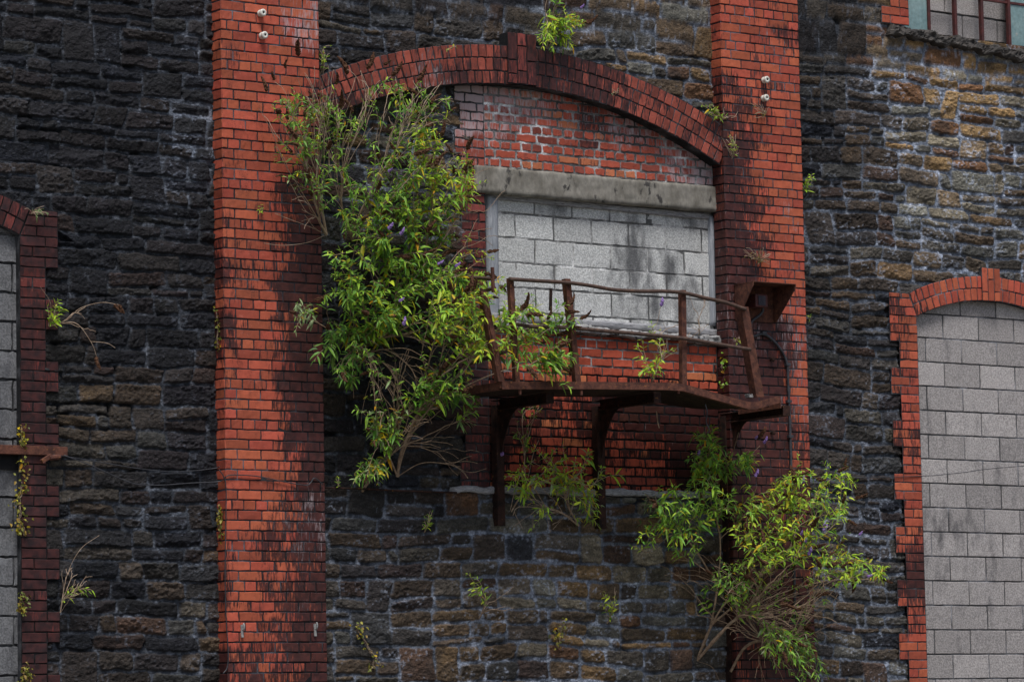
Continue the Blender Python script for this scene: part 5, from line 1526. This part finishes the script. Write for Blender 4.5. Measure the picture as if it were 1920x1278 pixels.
sprig("tiny leaf tuft on the bright pier's red face", (491, 396, YP-.005), [(482, 382), (500, 380), (498, 398), (486, 402)], 5, (YP-.05, YP-.01), 416, pal='mid', size=.5, yel=.2)
sprig("dry brownish weed on the soot-streaked pier above the lamp hood", (1420, 495, YP-.005), [(1395, 470), (1445, 465), (1445, 490), (1400, 492)], 12, (YP-.08, YP-.02), 417, pal='moss', size=.35, dead=24, deadpoly=[(1390, 462), (1450, 460), (1448, 498), (1395, 498)])
sprig("fine weed on the soot-streaked pier right of the arch foot", (1432, 220, YP-.005), [(1405, 190), (1440, 195), (1435, 222), (1410, 215)], 9, (YP-.06, YP-.01), 418, pal='moss', size=.3, dead=14, deadpoly=[(1400, 185), (1445, 195), (1438, 225), (1410, 220)])
sprig("tiny sprout on the old rod at the left of the plank", (632, 916, -.05), [(622, 895), (640, 893), (638, 905)], 4, (-.1, -.05), 419, pal='mid', size=.55)
sprig("small green sprout at the edge of the right rubble bay beside the lamp hood", (1516, 598, -.03), [(1508, 585), (1522, 590), (1518, 605)], 4, (-.1, -.03), 420, pal='mid', size=.5)
sprig("low leafy sprout on the plank's right end below the balcony", (1250, 985, -.02), [(1205, 925), (1240, 920), (1225, 960), (1210, 960)], 8, (-.2, -.08), 421, pal='grey', size=.7, dead=4)


def creeper(label, pts, w, n, seed, Y, pal='moss', size=1.):
    """strip of tiny round leaves hanging along a joint"""
    r = np.random.default_rng(seed)
    p = smooth_path(np.array([P(x, y, Y) for x, y in pts]), 8)
    root = empty("creeping_weed", tuple(float(v) for v in p[0]), label, "weed", "yellowing weeds hanging in the wall's corners")
    k = r.integers(len(p), size=n)
    B = p[k]+np.stack([r.normal(0, w, n), -np.abs(r.normal(.02, .02, n)), r.normal(0, .02, n)], -1)
    D = r.normal(0, 1, (n, 3)); D[:, 1] -= .5; D[:, 2] -= .4; D /= np.linalg.norm(D, axis=1)[:, None]
    Nn = np.tile([[0, -1., .4]], (n, 1))+r.normal(0, .4, (n, 3))
    L = r.uniform(.016, .034, n)*size
    V, Fq = leaf_mesh(B, D, Nn, L, L*.7, r.uniform(0, .4, n))
    adopt(mk("foliage", V, [Fq], [LEAF], attrs={'Col': np.repeat(leaf_cols(n, r, pal, .08, 0), 15, 0)}), root)
    mb = MB()
    for q in range(4):
        o = r.normal(0, w*.6, (len(p), 3)); o[:, 1] = -np.abs(o[:, 1])-.01
        mb.tube(p+o*np.linspace(.2, 1, len(p))[:, None], .0018, 4)
    adopt(mb.build("stems", TWIG, smooth=True), root)
    return root


creeper("longest yellow-green weed trailing down the joint below the rusty beam at the left edge", [(40, 858), (41, 900), (36, 940), (36, 985), (40, 998)], .03, 150, 501, -.03)
creeper("short weed tuft standing on the rusty beam at the left edge", [(40, 800), (39, 820), (42, 832)], .018, 50, 502, -.05)
creeper("orange-tinted weed tuft low on the joint at the left edge", [(40, 1112), (40, 1135), (42, 1146)], .02, 60, 503, -.03)
creeper("weed tuft at the bottom left corner beside the dark brick surround", [(44, 1248), (45, 1262), (46, 1276)], .025, 70, 504, -.03)
creeper("weeds in the corner left of the bright pier at half height", [(405, 585), (408, 610), (406, 640), (412, 662)], .012, 60, 505, -.05)
creeper("weeds in the corner left of the bright pier, low down", [(410, 945), (409, 975), (412, 1008)], .014, 70, 506, -.05)
creeper("thin vine climbing beside the lowest window bricks at the dark pier", [(1357, 660), (1352, 690), (1360, 715), (1350, 722)], .014, 60, 507, -.05, 'fresh', 1.3)
creeper("yellow wisps under the rusty lamp hood", [(1395, 600), (1392, 620), (1388, 632), (1375, 640)], .014, 50, 508, YP-.02)
creeper("dry yellow wisps on the lower rubble left of centre", [(668, 1170), (672, 1185), (698, 1230), (697, 1255)], .03, 50, 509, -.02)
creeper("dry reddish wisps on the lower rubble near the brown stones", [(1040, 1180), (1045, 1210), (1052, 1160)], .03, 50, 510, -.02)
# ------------------------------------------------------------------ ground, sky, sun
g = MB(); g.box((-1500, -1500, -.4), (1500, 1500, 0.0))
tag(g.build("ground", GROUND), kind='structure')
w = bpy.data.worlds.new("World"); sc.world = w; w.use_nodes = True
nt = w.node_tree; bg = nt.nodes['Background']
sky = nt.nodes.new('ShaderNodeTexSky'); sky.sky_type = 'NISHITA'; sky.sun_disc = False
SE, SA = rad(64), rad(205)      # elevation; compass direction the light comes from (measured from +Y, clockwise)
sky.sun_elevation = SE; sky.sun_rotation = SA
sky.air_density = 1.0; sky.dust_density = 3.0; sky.ozone_density = 1.0
nt.links.new(sky.outputs[0], bg.inputs[0]); bg.inputs[1].default_value = .085
sl = bpy.data.lights.new("sun", 'SUN'); sl.energy = 2.5; sl.angle = rad(20); sl.color = (.97, .98, 1)
so = bpy.data.objects.new("sun", sl); COL.objects.link(so)
dirv = Vector((math.sin(SA)*math.cos(SE), math.cos(SA)*math.cos(SE), math.sin(SE)))
so.rotation_euler = dirv.to_track_quat('Z', 'Y').to_euler()
so.location = (0, -10, 20)
sc.view_settings.view_transform = 'Standard'; sc.view_settings.look = 'None'
sc.view_settings.exposure = 0.32; sc.view_settings.gamma = 1.0
